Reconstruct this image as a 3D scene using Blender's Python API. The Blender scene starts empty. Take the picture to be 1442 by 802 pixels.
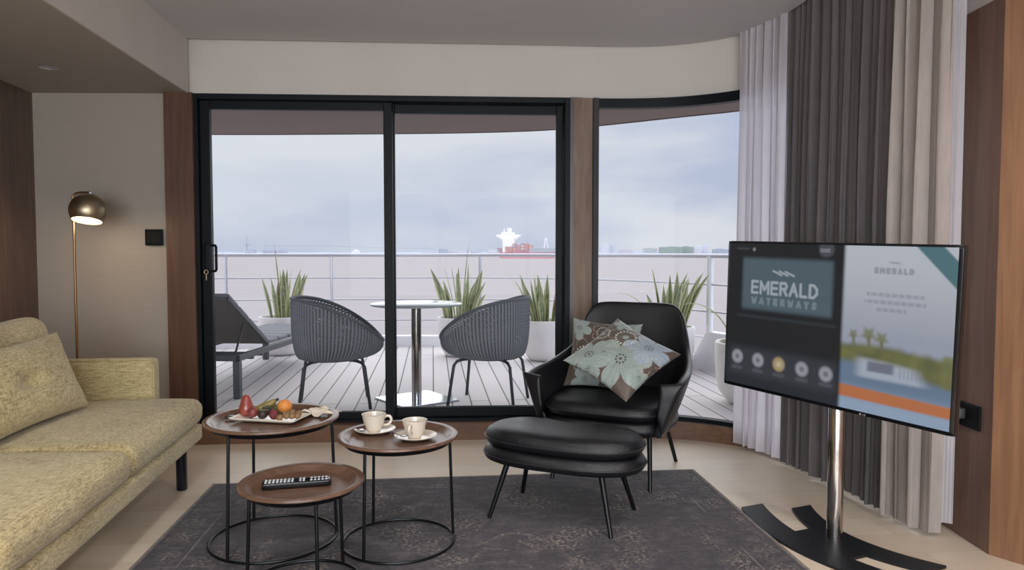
import bpy, bmesh, math, random
from mathutils import Vector, Matrix, Euler, noise
random.seed(7)
PI = math.pi
sc = bpy.context.scene
COL = sc.collection

# ------------------------------------------------------------------ helpers
def lin(c):
    c /= 255.0
    return c / 12.92 if c <= 0.04045 else ((c + 0.055) / 1.055) ** 2.4
def rgb(r, g, b): return (lin(r), lin(g), lin(b), 1.0)

class MB:
    def __init__(s): s.v = []; s.f = []; s.m = []; s.uv = None; s.col = None
    def add(s, vs, fs, mi=0):
        o = len(s.v); s.v += [tuple(v) for v in vs]
        s.f += [tuple(i + o for i in f) for f in fs]; s.m += [mi] * len(fs); return s
    def box(s, c, size, rz=0, R=None, mi=0):
        hx, hy, hz = [k / 2 for k in size]
        R = R or Matrix.Rotation(rz, 3, 'Z')
        P = [Vector(c) + R @ Vector((x*hx, y*hy, z*hz)) for z in (-1, 1) for y in (-1, 1) for x in (-1, 1)]
        return s.add(P, [(0,2,3,1),(4,5,7,6),(0,1,5,4),(2,6,7,3),(0,4,6,2),(1,3,7,5)], mi)
    def bar(s, p0, p1, w, h, mi=0, up=(0,0,1)):
        p0, p1 = Vector(p0), Vector(p1); d = (p1 - p0); L = d.length; d.normalize()
        side = d.cross(Vector(up))
        if side.length < 1e-5: side = d.cross(Vector((1,0,0)))
        side.normalize(); u2 = side.cross(d)
        R = Matrix((d, side, u2)).transposed()
        return s.box((p0 + p1) / 2, (L, w, h), R=R, mi=mi)
    def tube(s, pts, r, seg=12, caps=True, closed=False, mi=0):
        pts = [Vector(p) for p in pts]; n = len(pts)
        rs = r if isinstance(r, (list, tuple)) else [r] * n
        vs = []; fs = []; prev = None
        for i, p in enumerate(pts):
            if closed: t = pts[(i+1) % n] - pts[i-1]
            else: t = pts[min(i+1, n-1)] - pts[max(i-1, 0)]
            t.normalize()
            if prev is None:
                a = Vector((0,0,1)) if abs(t.z) < .9 else Vector((1,0,0))
                x = t.cross(a).normalized()
            else:
                x = (prev - t * prev.dot(t)).normalized()
            prev = x; y = t.cross(x)
            for k in range(seg):
                a = 2*PI*k/seg
                vs.append(p + (x*math.cos(a) + y*math.sin(a)) * rs[i])
        m = n if closed else n - 1
        for i in range(m):
            for k in range(seg):
                a = i*seg + k; b = i*seg + (k+1) % seg; j = ((i+1) % n) * seg
                fs.append((a, b, j + (k+1) % seg, j + k))
        if caps and not closed:
            fs.append(tuple(reversed(range(seg)))); fs.append(tuple((n-1)*seg + k for k in range(seg)))
        return s.add(vs, fs, mi)
    def lathe(s, prof, c=(0,0,0), seg=48, mi=0, capb=True, capt=True):
        vs = []; fs = []; n = len(prof)
        for r, z in prof:
            for k in range(seg):
                a = 2*PI*k/seg; vs.append((c[0] + r*math.cos(a), c[1] + r*math.sin(a), c[2] + z))
        for i in range(n-1):
            for k in range(seg):
                fs.append((i*seg+k, i*seg+(k+1) % seg, (i+1)*seg+(k+1) % seg, (i+1)*seg+k))
        if capb: fs.append(tuple(reversed(range(seg))))
        if capt: fs.append(tuple((n-1)*seg + k for k in range(seg)))
        return s.add(vs, fs, mi)
    def ball(s, c, r, seg=20, rings=14, sc3=(1,1,1), mi=0, fn=None):
        vs = []; fs = []
        for i in range(rings+1):
            th = PI*i/rings
            for k in range(seg):
                a = 2*PI*k/seg
                d = Vector((math.sin(th)*math.cos(a), math.sin(th)*math.sin(a), math.cos(th)))
                q = fn(d) if fn else 1
                vs.append((c[0]+d.x*r*sc3[0]*q, c[1]+d.y*r*sc3[1]*q, c[2]+d.z*r*sc3[2]*q))
        for i in range(rings):
            for k in range(seg):
                fs.append((i*seg+k, (i+1)*seg+k, (i+1)*seg+(k+1) % seg, i*seg+(k+1) % seg))
        return s.add(vs, fs, mi)
    def grid(s, fn, nu, nv, closeu=False, mi=0, flip=False):
        vs = [fn(i/(nu if closeu else nu-1), j/(nv-1)) for j in range(nv) for i in range(nu)]
        fs = []
        for j in range(nv-1):
            for i in range(nu if closeu else nu-1):
                q = (j*nu+i, j*nu+(i+1) % nu, (j+1)*nu+(i+1) % nu, (j+1)*nu+i)
                fs.append(tuple(reversed(q)) if flip else q)
        return s.add(vs, fs, mi)
    def prism(s, poly, z0, z1, mi=0):
        n = len(poly)
        vs = [(p[0], p[1], z0) for p in poly] + [(p[0], p[1], z1) for p in poly]
        fs = [tuple(reversed(range(n))), tuple(range(n, 2*n))]
        fs += [(i, (i+1) % n, n+(i+1) % n, n+i) for i in range(n)]
        return s.add(vs, fs, mi)
    def cushion(s, c, size, r, puff=0.0, n=18, R=None, mi=0, wob=0.0, seed=0):
        h = Vector(size) / 2; key = {}; vs = []; fs = []
        def vert(p):
            k = tuple(round(x, 5) for x in p)
            if k in key: return key[k]
            q = Vector((p[0]*h.x, p[1]*h.y, p[2]*h.z))
            inn = Vector([max(-(h[i]-r), min(h[i]-r, q[i])) for i in range(3)])
            d = q - inn
            if d.length > 1e-9: q = inn + d.normalized()*r
            f = (1-abs(p[0])**2.2) * (1-abs(p[1])**2.2)
            q.z += puff * max(f, 0) ** .7 * (1 if p[2] > 0 else -.3) * abs(p[2])
            if wob:
                nv = noise.noise_vector(Vector((q.x*5+seed, q.y*5, q.z*5)))
                q += nv * wob
            key[k] = len(vs); vs.append(q); return key[k]
        # denser sampling near the borders
        ts = [math.sin((i/n - .5)*PI) for i in range(n+1)]
        for ax in range(3):
            for sg in (-1, 1):
                for i in range(n):
                    for j in range(n):
                        qs = []
                        for a, b in ((i,j),(i+1,j),(i+1,j+1),(i,j+1)):
                            p = [0,0,0]; p[ax] = sg; p[(ax+1)%3] = ts[a]; p[(ax+2)%3] = ts[b]
                            qs.append(vert(p))
                        if sg < 0: qs.reverse()
                        if len(set(qs)) > 2: fs.append(tuple(qs))
        R = R or Matrix.Identity(3)
        return s.add([Vector(c) + R @ v for v in vs], fs, mi)
    def build(s, name, mats, parent=None, smooth=35, sub=0, solid=0, bevel=0, loc=None):
        me = bpy.data.meshes.new(name); me.from_pydata(s.v, [], s.f)
        if not isinstance(mats, (list, tuple)): mats = [mats]
        for m in mats: me.materials.append(m)
        if len(mats) > 1: me.polygons.foreach_set('material_index', s.m)
        if s.uv:
            uvl = me.uv_layers.new(name='UVMap')
            for l in me.loops: uvl.data[l.index].uv = s.uv[l.vertex_index]
        if s.col:
            at = me.color_attributes.new('Col', 'FLOAT_COLOR', 'POINT')
            flat = []
            for c in s.col: flat += [c[0], c[1], c[2], 1.0]
            at.data.foreach_set('color', flat)
        if smooth:
            me.shade_smooth()
            if smooth < 180: me.set_sharp_from_angle(angle=math.radians(smooth))
        me.update()
        o = bpy.data.objects.new(name, me); COL.objects.link(o)
        if parent: o.parent = parent
        if loc: o.location = loc
        if bevel:
            b = o.modifiers.new('bevel', 'BEVEL'); b.width = bevel; b.segments = 3; b.limit_method = 'ANGLE'; b.angle_limit = math.radians(40)
        if solid:
            m = o.modifiers.new('solid', 'SOLIDIFY'); m.thickness = solid; m.offset = 0
        if sub:
            m = o.modifiers.new('sub', 'SUBSURF'); m.levels = sub; m.render_levels = sub
        return o

def thing(name, label, cat, loc=(0,0,0), rz=0, group=None, rot=None):
    o = bpy.data.objects.new(name, None); COL.objects.link(o)
    o.location = loc; o.rotation_euler = rot or (0, 0, rz)
    o['label'] = label; o['category'] = cat
    if group: o['group'] = group
    return o
def tag(o, label, cat, group=None, kind=None):
    o['label'] = label; o['category'] = cat
    if group: o['group'] = group
    if kind: o['kind'] = kind
    return o
def struct(o): o['kind'] = 'structure'; return o

# ------------------------------------------------------------------ materials
def mat(name, col, rough=.5, metal=0, var=0, vs=8, bump=0, bs=60, stretch=(1,1,1), col2=None, spec=.5, trans=0, sheen=0, coat=0, detail=4, coord='Object'):
    m = bpy.data.materials.new(name); m.use_nodes = True
    nt = m.node_tree; N = nt.nodes; L = nt.links; b = N['Principled BSDF']
    b.inputs['Base Color'].default_value = col; b.inputs['Roughness'].default_value = rough
    b.inputs['Metallic'].default_value = metal; b.inputs['Specular IOR Level'].default_value = spec
    if sheen: b.inputs['Sheen Weight'].default_value = sheen
    if coat: b.inputs['Coat Weight'].default_value = coat; b.inputs['Coat Roughness'].default_value = .15
    tc = N.new('ShaderNodeTexCoord'); mp = N.new('ShaderNodeMapping'); mp.inputs['Scale'].default_value = stretch
    L.new(tc.outputs[coord], mp.inputs['Vector'])
    if var or col2:
        n = N.new('ShaderNodeTexNoise'); n.inputs['Scale'].default_value = vs; n.inputs['Detail'].default_value = detail
        L.new(mp.outputs[0], n.inputs['Vector'])
        r = N.new('ShaderNodeValToRGB'); L.new(n.outputs['Fac'], r.inputs[0])
        c2 = col2 or tuple(min(1, x*(1-var)) for x in col[:3]) + (1,)
        c1 = col if col2 else tuple(min(1, x*(1+var)) for x in col[:3]) + (1,)
        r.color_ramp.elements[0].position = .33; r.color_ramp.elements[0].color = c2
        r.color_ramp.elements[1].position = .67; r.color_ramp.elements[1].color = c1
        L.new(r.outputs[0], b.inputs['Base Color'])
    if bump:
        n = N.new('ShaderNodeTexNoise'); n.inputs['Scale'].default_value = bs; n.inputs['Detail'].default_value = 3
        L.new(mp.outputs[0], n.inputs['Vector'])
        bp = N.new('ShaderNodeBump'); bp.inputs['Strength'].default_value = bump; bp.inputs['Distance'].default_value = .01
        L.new(n.outputs['Fac'], bp.inputs['Height']); L.new(bp.outputs[0], b.inputs['Normal'])
    return m

def wood(name, c1, c2, grain=(1, 12, 12), rough=.45, scale=3.0, rot=(0,0,0)):
    m = mat(name, c1, rough); nt = m.node_tree; N = nt.nodes; L = nt.links; b = N['Principled BSDF']
    tc = N.new('ShaderNodeTexCoord'); mp = N.new('ShaderNodeMapping'); mp.inputs['Scale'].default_value = grain; mp.inputs['Rotation'].default_value = rot
    L.new(tc.outputs['Object'], mp.inputs[0])
    n = N.new('ShaderNodeTexNoise'); n.inputs['Scale'].default_value = scale; n.inputs['Detail'].default_value = 7; n.inputs['Distortion'].default_value = .6
    L.new(mp.outputs[0], n.inputs['Vector'])
    r = N.new('ShaderNodeValToRGB'); r.color_ramp.elements[0].position = .3; r.color_ramp.elements[0].color = c2
    r.color_ramp.elements[1].position = .7; r.color_ramp.elements[1].color = c1
    L.new(n.outputs['Fac'], r.inputs[0]); L.new(r.outputs[0], b.inputs['Base Color'])
    return m

def planks(name, c1, c2, gap, bw, bl, gapw=.004, rot=0, rough=.5, offset=.5, grain=.5):
    m = mat(name, c1, rough); nt = m.node_tree; N = nt.nodes; L = nt.links; b = N['Principled BSDF']
    tc = N.new('ShaderNodeTexCoord'); mp = N.new('ShaderNodeMapping'); mp.inputs['Rotation'].default_value = (0,0,rot)
    L.new(tc.outputs['Object'], mp.inputs[0])
    br = N.new('ShaderNodeTexBrick'); br.offset = offset; br.inputs['Scale'].default_value = 1
    br.inputs['Color1'].default_value = c1; br.inputs['Color2'].default_value = c2; br.inputs['Mortar'].default_value = gap
    br.inputs['Brick Width'].default_value = bl; br.inputs['Row Height'].default_value = bw
    br.inputs['Mortar Size'].default_value = gapw; br.inputs['Mortar Smooth'].default_value = .15; br.inputs['Bias'].default_value = 0
    L.new(mp.outputs[0], br.inputs['Vector'])
    mp2 = N.new('ShaderNodeMapping'); mp2.inputs['Scale'].default_value = (1.2, 14, 1); L.new(mp.outputs[0], mp2.inputs[0])
    n = N.new('ShaderNodeTexNoise'); n.inputs['Scale'].default_value = 3; n.inputs['Detail'].default_value = 6; L.new(mp2.outputs[0], n.inputs['Vector'])
    mr = N.new('ShaderNodeMapRange'); mr.inputs['To Min'].default_value = 1-grain*.5; mr.inputs['To Max'].default_value = 1+grain*.5; L.new(n.outputs['Fac'], mr.inputs[0])
    mx = N.new('ShaderNodeMix'); mx.data_type = 'RGBA'; mx.blend_type = 'MULTIPLY'; mx.inputs[0].default_value = 1
    L.new(br.outputs['Color'], mx.inputs[6]); L.new(mr.outputs[0], mx.inputs[7]); L.new(mx.outputs[2], b.inputs['Base Color'])
    return m

def attr_mat(name, rough=.7, emit=0, var=.15, vs=200, sheen=0, bump=0):
    m = mat(name, (1,1,1,1), rough); nt = m.node_tree; N = nt.nodes; L = nt.links; b = N['Principled BSDF']
    a = N.new('ShaderNodeAttribute'); a.attribute_name = 'Col'
    if emit:
        b.inputs['Base Color'].default_value = (.01,.01,.01,1); L.new(a.outputs['Color'], b.inputs['Emission Color']); b.inputs['Emission Strength'].default_value = emit
        b.inputs['Roughness'].default_value = rough; return m
    tc = N.new('ShaderNodeTexCoord')
    n = N.new('ShaderNodeTexNoise'); n.inputs['Scale'].default_value = vs; n.inputs['Detail'].default_value = 3; L.new(tc.outputs['Object'], n.inputs['Vector'])
    mr = N.new('ShaderNodeMapRange'); mr.inputs['From Min'].default_value = .3; mr.inputs['From Max'].default_value = .7; mr.inputs['To Min'].default_value = 1-var; mr.inputs['To Max'].default_value = 1+var; L.new(n.outputs['Fac'], mr.inputs[0])
    mx = N.new('ShaderNodeMix'); mx.data_type = 'RGBA'; mx.blend_type = 'MULTIPLY'; mx.inputs[0].default_value = 1
    L.new(a.outputs['Color'], mx.inputs[6]); L.new(mr.outputs[0], mx.inputs[7]); L.new(mx.outputs[2], b.inputs['Base Color'])
    if sheen: b.inputs['Sheen Weight'].default_value = sheen
    if bump:
        bp = N.new('ShaderNodeBump'); bp.inputs['Strength'].default_value = bump; bp.inputs['Distance'].default_value = .004
        L.new(n.outputs['Fac'], bp.inputs['Height']); L.new(bp.outputs[0], b.inputs['Normal'])
    return m

def emis(name, col, st):
    m = bpy.data.materials.new(name); m.use_nodes = True; N = m.node_tree.nodes
    b = N['Principled BSDF']; b.inputs['Base Color'].default_value = col
    b.inputs['Emission Color'].default_value = col; b.inputs['Emission Strength'].default_value = st
    return m

M = {}
M['cream_wall'] = mat('cream_wall_fabric', rgb(168,159,150), .85, var=.02, vs=6, stretch=(1,1,14), bump=.06, bs=40)
M['ceiling'] = mat('ceiling_paint', rgb(198,197,200), .8, var=.015, vs=3)
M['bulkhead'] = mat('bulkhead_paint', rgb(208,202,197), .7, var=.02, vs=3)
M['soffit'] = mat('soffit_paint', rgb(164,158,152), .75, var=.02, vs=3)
M['dark_wood'] = wood('dark_wall_veneer', rgb(112,92,82), rgb(88,72,64), (14,14,1), .4, 3)
M['jamb_wood'] = wood('brown_jamb_veneer', rgb(106,78,64), rgb(88,64,52), (14,14,1), .35, 3)
M['right_wood'] = wood('oak_panel_veneer', rgb(152,112,84), rgb(128,92,68), (12,12,.8), .45, 3)
M['side_wood'] = wood('shaded_oak_panel_veneer', rgb(122,95,82), rgb(104,80,68), (12,12,.8), .45, 3)  # darker copy of the oak veneer, shade put into its colour
M['sill_wood'] = wood('sill_veneer', rgb(118,86,66), rgb(96,68,52), (1,12,12), .45, 3)
M['post_wood'] = wood('post_veneer', rgb(150,132,116), rgb(116,96,84), (7,7,1.0), .4, 2.5)
M['alu'] = mat('black_aluminium', rgb(9,15,22), .5, .0, var=.04, spec=.22)
M['alu_grey'] = mat('grey_aluminium', rgb(78,78,80), .4, .4, var=.04)
M['floor'] = planks('oak_floor_boards', rgb(230,215,196), rgb(220,203,183), rgb(202,184,164), .19, 1.9, .0015, rot=-.09, rough=.38, grain=.16)
M['deck'] = planks('teak_deck_boards', rgb(220,214,214), rgb(210,205,206), rgb(100,92,92), .15, 4.2, .006, rot=PI/2-.11, rough=.65, grain=.10, offset=.37)
M['overhang'] = wood('overhang_underside', rgb(100,72,58), rgb(88,63,51), (1,3,3), .5, 1)
M['white_paint'] = mat('white_marine_paint', rgb(244,244,248), .35, var=.02)
M['steel'] = mat('polished_steel', rgb(196,196,205), .3, .7, var=.03)
M['chrome'] = mat('chrome', rgb(178,174,172), .16, 1, var=.02)
M['brass'] = mat('brushed_brass', rgb(176,160,134), .36, 1, var=.06, vs=4, stretch=(1,1,30))
M['brass_rod'] = mat('brass_rod', rgb(150,115,80), .35, 1, var=.05)
M['switch'] = mat('black_glass_switch', rgb(9,11,16), .6, spec=.2, var=.05)
M['leather'] = mat('black_leather', rgb(22,23,27), .33, var=.12, vs=5, bump=.25, bs=220)
M['seam'] = mat('leather_piping', rgb(38,40,44), .35, var=.05)
M['black_leg'] = mat('black_steel', rgb(20,22,26), .35, .4, var=.05)
M['walnut'] = wood('walnut_tray', rgb(116,88,72), rgb(90,66,54), (1.5,10,1), .3, 4)
M['ceramic'] = mat('cream_ceramic', rgb(226,216,202), .18, var=.02, coat=.4)
M['cutlery'] = mat('steel_cutlery', rgb(180,180,185), .15, 1, var=.02)
M['pot'] = mat('white_stone_pot', rgb(244,242,240), .6, var=.03, vs=10, bump=.08, bs=60)
M['soil'] = mat('dark_soil', rgb(60,52,46), .9, var=.3, vs=60, bump=.6, bs=80)
M['leaf'] = mat('snake_plant_green', rgb(164,172,136), .5, col2=rgb(112,128,98), vs=30, stretch=(1,1,1))
M['leaf_edge'] = mat('snake_plant_yellow_margin', rgb(214,212,164), .45, var=.1, vs=20)
M['lounge_frame'] = mat('grey_lounger_aluminium', rgb(84,88,92), .5, .2, var=.04)
M['lounge_sling'] = mat('grey_sling_mesh', rgb(104,100,98), .8, var=.1, vs=90, stretch=(1,1,1))
M['lounge_pad'] = mat('light_grey_pad', rgb(140,142,150), .8, var=.06, vs=40, bump=.2, bs=200)
M['outleg'] = mat('charcoal_tube', rgb(74,78,84), .45, .2, var=.04)
M['table_glass'] = mat('frosted_table_top', rgb(176,186,196), .15, var=.03)
M['plate_steel'] = mat('mirror_base_plate', rgb(206,212,226), .12, .9, var=.03)
M['cushion_grey'] = mat('grey_seat_pad', rgb(110,110,124), .8, var=.06, vs=50)

# sofa tweed
def tweed():
    m = mat('yellow_tweed', rgb(176,158,108), .9, sheen=.25); nt = m.node_tree; N = nt.nodes; L = nt.links; b = N['Principled BSDF']
    tc = N.new('ShaderNodeTexCoord')
    def nz(scale, st, det=2):
        mp = N.new('ShaderNodeMapping'); mp.inputs['Scale'].default_value = st; L.new(tc.outputs['Object'], mp.inputs[0])
        n = N.new('ShaderNodeTexNoise'); n.inputs['Scale'].default_value = scale; n.inputs['Detail'].default_value = det; L.new(mp.outputs[0], n.inputs['Vector']); return n
    a = nz(22, (1, 7, 7)); c = nz(22, (7, 1.4, 7)); d = nz(3, (1,1,1))
    ad = N.new('ShaderNodeMath'); ad.operation = 'ADD'; L.new(a.outputs['Fac'], ad.inputs[0]); L.new(c.outputs['Fac'], ad.inputs[1])
    a2 = N.new('ShaderNodeMath'); a2.operation = 'MULTIPLY_ADD'; a2.inputs[1].default_value = .5; L.new(d.outputs['Fac'], a2.inputs[0]); L.new(ad.outputs[0], a2.inputs[2])
    r = N.new('ShaderNodeValToRGB'); mr = N.new('ShaderNodeMapRange'); mr.inputs['From Min'].default_value = .9; mr.inputs['From Max'].default_value = 1.6
    L.new(a2.outputs[0], mr.inputs[0]); L.new(mr.outputs[0], r.inputs[0])
    r.color_ramp.elements[0].color = rgb(140,120,80); r.color_ramp.elements[1].color = rgb(214,199,160)
    e = r.color_ramp.elements.new(.5); e.color = rgb(186,170,124)
    L.new(r.outputs[0], b.inputs['Base Color'])
    bp = N.new('ShaderNodeBump'); bp.inputs['Strength'].default_value = .5; bp.inputs['Distance'].default_value = .006; L.new(ad.outputs[0], bp.inputs['Height']); L.new(bp.outputs[0], b.inputs['Normal'])
    return m
M['tweed'] = tweed()

def glass_mat(name, tint=(.97,.98,.98,1)):
    m = bpy.data.materials.new(name); m.use_nodes = True; nt = m.node_tree; N = nt.nodes; L = nt.links
    N.remove(N['Principled BSDF']); out = N['Material Output']
    t = N.new('ShaderNodeBsdfTransparent'); t.inputs[0].default_value = tint
    g = N.new('ShaderNodeBsdfGlossy'); g.inputs['Roughness'].default_value = 0
    f = N.new('ShaderNodeFresnel'); f.inputs['IOR'].default_value = 1.45
    # the same fresnel on front and back faces of a thin pane
    mx = N.new('ShaderNodeMixShader'); lw = N.new('ShaderNodeLayerWeight'); lw.inputs['Blend'].default_value = .25
    mr = N.new('ShaderNodeMapRange'); mr.inputs['To Min'].default_value = .002; mr.inputs['To Max'].default_value = .35; L.new(lw.outputs['Fresnel'], mr.inputs[0])
    pw = N.new('ShaderNodeMath'); pw.operation = 'POWER'; pw.inputs[1].default_value = 1.6; L.new(lw.outputs['Facing'], pw.inputs[0]); L.new(pw.outputs[0], mr.inputs[0])
    L.new(mr.outputs[0], mx.inputs[0]); L.new(t.outputs[0], mx.inputs[1]); L.new(g.outputs[0], mx.inputs[2]); L.new(mx.outputs[0], out.inputs[0])
    return m
M['glass'] = glass_mat('window_glass')

def cloth(name, col, transl=.3, transp=0, var=.06):
    m = mat(name, col, .85, var=var, vs=40, stretch=(1,1,.2)); nt = m.node_tree; N = nt.nodes; L = nt.links; b = N['Principled BSDF']; out = N['Material Output']
    tr = N.new('ShaderNodeBsdfTranslucent'); tr.inputs[0].default_value = col
    mx = N.new('ShaderNodeMixShader'); mx.inputs[0].default_value = transl
    L.new(b.outputs[0], mx.inputs[1]); L.new(tr.outputs[0], mx.inputs[2]); last = mx
    if transp:
        tp = N.new('ShaderNodeBsdfTransparent'); m2 = N.new('ShaderNodeMixShader'); m2.inputs[0].default_value = transp
        L.new(mx.outputs[0], m2.inputs[1]); L.new(tp.outputs[0], m2.inputs[2]); last = m2
    L.new(last.outputs[0], out.inputs[0]); return m
M['sheer'] = cloth('sheer_voile', rgb(230,226,233), .45, .12, .015)
M['drape'] = cloth('charcoal_drape_cloth', rgb(102,97,98), .02)
M['drape_lit'] = cloth('lit_drape_cloth', rgb(164,154,150), .03)  # same drape made paler, its lit folds put into the colour
M['napkin'] = cloth('linen_napkin', rgb(226,214,196), .05)

# wicker with small real openings in the weave (UV space)
def wicker():
    m = mat('charcoal_wicker', rgb(88,92,98), .6); nt = m.node_tree; N = nt.nodes; L = nt.links; b = N['Principled BSDF']; out = N['Material Output']
    uv = N.new('ShaderNodeUVMap'); sp = N.new('ShaderNodeSeparateXYZ'); L.new(uv.outputs[0], sp.inputs[0])
    def sn(sock, k):
        a = N.new('ShaderNodeMath'); a.operation = 'MULTIPLY'; a.inputs[1].default_value = k; L.new(sock, a.inputs[0])
        c = N.new('ShaderNodeMath'); c.operation = 'SINE'; L.new(a.outputs[0], c.inputs[0]); return c
    su = sn(sp.outputs[0], 2*PI*84); sv = sn(sp.outputs[1], 2*PI*30)
    mn = N.new('ShaderNodeMath'); mn.operation = 'MINIMUM'; L.new(su.outputs[0], mn.inputs[0]); L.new(sv.outputs[0], mn.inputs[1])
    gt = N.new('ShaderNodeMath'); gt.operation = 'GREATER_THAN'; gt.inputs[1].default_value = .62; L.new(mn.outputs[0], gt.inputs[0])
    sv2 = sn(sp.outputs[1], 2*PI*22); m3 = N.new('ShaderNodeMath'); m3.operation = 'MULTIPLY'; L.new(su.outputs[0], m3.inputs[0]); L.new(sv2.outputs[0], m3.inputs[1])
    m4 = N.new('ShaderNodeMath'); m4.operation = 'MULTIPLY_ADD'; m4.inputs[1].default_value = .6; L.new(m3.outputs[0], m4.inputs[0]); L.new(su.outputs[0], m4.inputs[2])
    r = N.new('ShaderNodeMapRange'); r.inputs['From Min'].default_value = -1.3; r.inputs['From Max'].default_value = 1.3; L.new(m4.outputs[0], r.inputs[0])
    cr = N.new('ShaderNodeValToRGB'); cr.color_ramp.elements[0].color = rgb(150,153,160); cr.color_ramp.elements[1].color = rgb(80,85,94)
    L.new(r.outputs[0], cr.inputs[0]); L.new(cr.outputs[0], b.inputs['Base Color'])
    tp = N.new('ShaderNodeBsdfTransparent'); mx = N.new('ShaderNodeMixShader'); L.new(gt.outputs[0], mx.inputs[0]); L.new(b.outputs[0], mx.inputs[1]); L.new(tp.outputs[0], mx.inputs[2]); L.new(mx.outputs[0], out.inputs[0])
    return m
M['wicker'] = wicker(); M['wicker_rim'] = mat('wicker_rim_cord', rgb(104,108,116), .7, var=.12, vs=120)

# ------------------------------------------------------------------ camera
cam = bpy.data.cameras.new('camera'); co = bpy.data.objects.new('camera', cam); COL.objects.link(co)
cam.sensor_width = 36; cam.lens = 1010 / 1442 * 36; cam.clip_start = .05; cam.clip_end = 30000
co.location = (0, 0, 1.2); co.rotation_euler = (PI/2 - math.atan(46/1010), 0, 0)
sc.camera = co

# ------------------------------------------------------------------ room shell
def chaikin(p, n=2):
    for _ in range(n):
        q = [p[0]]
        for a, b in zip(p, p[1:]):
            q.append((a[0]*.75+b[0]*.25, a[1]*.75+b[1]*.25)); q.append((a[0]*.25+b[0]*.75, a[1]*.25+b[1]*.75))
        q.append(p[-1]); p = q
    return p
def offset(path, d):
    """offset polyline to the left of travel by d (number or function of index fraction)"""
    out = []; n = len(path)
    for i, p in enumerate(path):
        a = Vector(path[max(i-1, 0)]); b = Vector(path[min(i+1, n-1)]); t = (b-a).normalized(); nn = Vector((-t.y, t.x))
        k = d(i/(n-1)) if callable(d) else d
        out.append((p[0]+nn.x*k, p[1]+nn.y*k))
    return out
def ribbon(path, z0, z1, th, name, m, parent=None, off=0, smooth=30):
    a = offset(path, off + th/2); b = offset(path, off - th/2); mb = MB(); n = len(path)
    vs = []
    for i in range(n):
        vs += [(a[i][0], a[i][1], z0), (a[i][0], a[i][1], z1), (b[i][0], b[i][1], z1), (b[i][0], b[i][1], z0)]
    fs = [(0,1,2,3), tuple(reversed([(n-1)*4+k for k in range(4)]))]
    for i in range(n-1):
        for k in range(4):
            fs.append((i*4+k, (i+1)*4+k, (i+1)*4+(k+1) % 4, i*4+(k+1) % 4))
    mb.add(vs, fs)
    return mb.build(name, m, parent, smooth=smooth)

Acorn = (-2.06, 4.545)
Wcurve = chaikin([(.535,4.70),(.8,4.705),(1.05,4.665),(1.26,4.57),(1.45,4.42),(1.6,4.22),(1.72,3.98),(1.81,3.7),(1.88,3.4),(1.94,3.1)], 2)
Wall = [Acorn, (.40, 4.685)] + Wcurve       # the line of the glass, left to right (left of travel = outside)

fl = MB(); poly = [(-3.05,4.62)] + [(-2.06,4.62)] + offset(Wall, .06)[1:] + [(2.0,2.6),(3.0,1.6),(3.0,-3.2),(-3.05,-3.2)]
fl.prism(poly, -.08, 0); struct(fl.build('floor', M['floor'], smooth=0))
# rear, right and left walls
LWt = (-2.985, 4.51); LWb = (-2.985+7.6*math.tan(math.radians(7)), 4.51-7.6)
def wallbox(p, q, z0, z1, th, name, m):
    """inner face runs p -> q, thickness to the right of travel"""
    return struct(ribbon([p, q], z0, z1, th, name, m, off=-th/2, smooth=0))
struct(ribbon([LWb, LWt], 0, 2.62, .1, 'wall_left', M['dark_wood'], off=.05, smooth=0))
struct(ribbon([(-2.985,4.51), (-2.16,4.53)], 0, 2.62, .1, 'wall_back', M['cream_wall'], off=.05, smooth=0))
struct(ribbon([(-2.16,4.515), (-1.985,4.52)], 0, 2.19, .14, 'trim_1', M['jamb_wood'], off=.04, smooth=0))
struct(ribbon([(1.90,3.14),(1.895,2.80)], -.0, 2.19, .05, 'wall_right_side', M['side_wood'], off=.025, smooth=0))
struct(ribbon([(1.895,2.80),(1.98,2.68),(2.55,2.2),(2.9,1.2),(2.9,-3.1)], 0, 2.62, .05, 'wall_right', M['right_wood'], off=.026, smooth=0))
rwm = MB()
for (xa, xb, za, zb) in ((-3.0,2.95,0,.40),(-3.0,2.95,2.30,2.62),(-3.0,-2.0,.40,2.30),(2.7,2.95,.40,2.30)): rwm.box(((xa+xb)/2,-3.15,(za+zb)/2),(xb-xa,.1,zb-za))
struct(rwm.build('wall_rear', M['cream_wall'], smooth=0))
w2 = bpy.data.objects.new('added_fill_window', None); COL.objects.link(w2); struct(w2)  # unseen rear window, added to let fill light in
wm2 = MB()
for (xa, xb, za, zb) in ((-2.0,2.7,.40,.45),(-2.0,2.7,2.25,2.30),(-2.0,-1.95,.45,2.25),(2.65,2.7,.45,2.25),(-.45,-.40,.45,2.25),(1.1,1.15,.45,2.25)): wm2.box(((xa+xb)/2,-3.15,(za+zb)/2),(xb-xa,.06,zb-za))
wm2.build('window_frame', M['alu'], w2, smooth=0)
MB().box((.35,-3.15,1.35),(4.6,.006,1.8)).build('glass', M['glass'], w2, smooth=0)
# wood under-sill along the whole glass
def soff(t): return -.055
sillp = [(-2.03,4.43),(-.1,4.585),(.5,4.60),(.8,4.60)]
sp = [(-2.0,4.425),(-1.0,4.50),(.0,4.565),(.45,4.59)] + offset(Wcurve, lambda t: -.115 + .075*min(1, max(0, (t-.15)/.3)))[3:]
ob = offset(Wall, .05)
sl = MB(); sl.prism(sp + list(reversed(ob[1:])) + [(-2.0,4.60)], 0, .108)
struct(sl.build('trim_2', M['sill_wood'], smooth=0))

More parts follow.
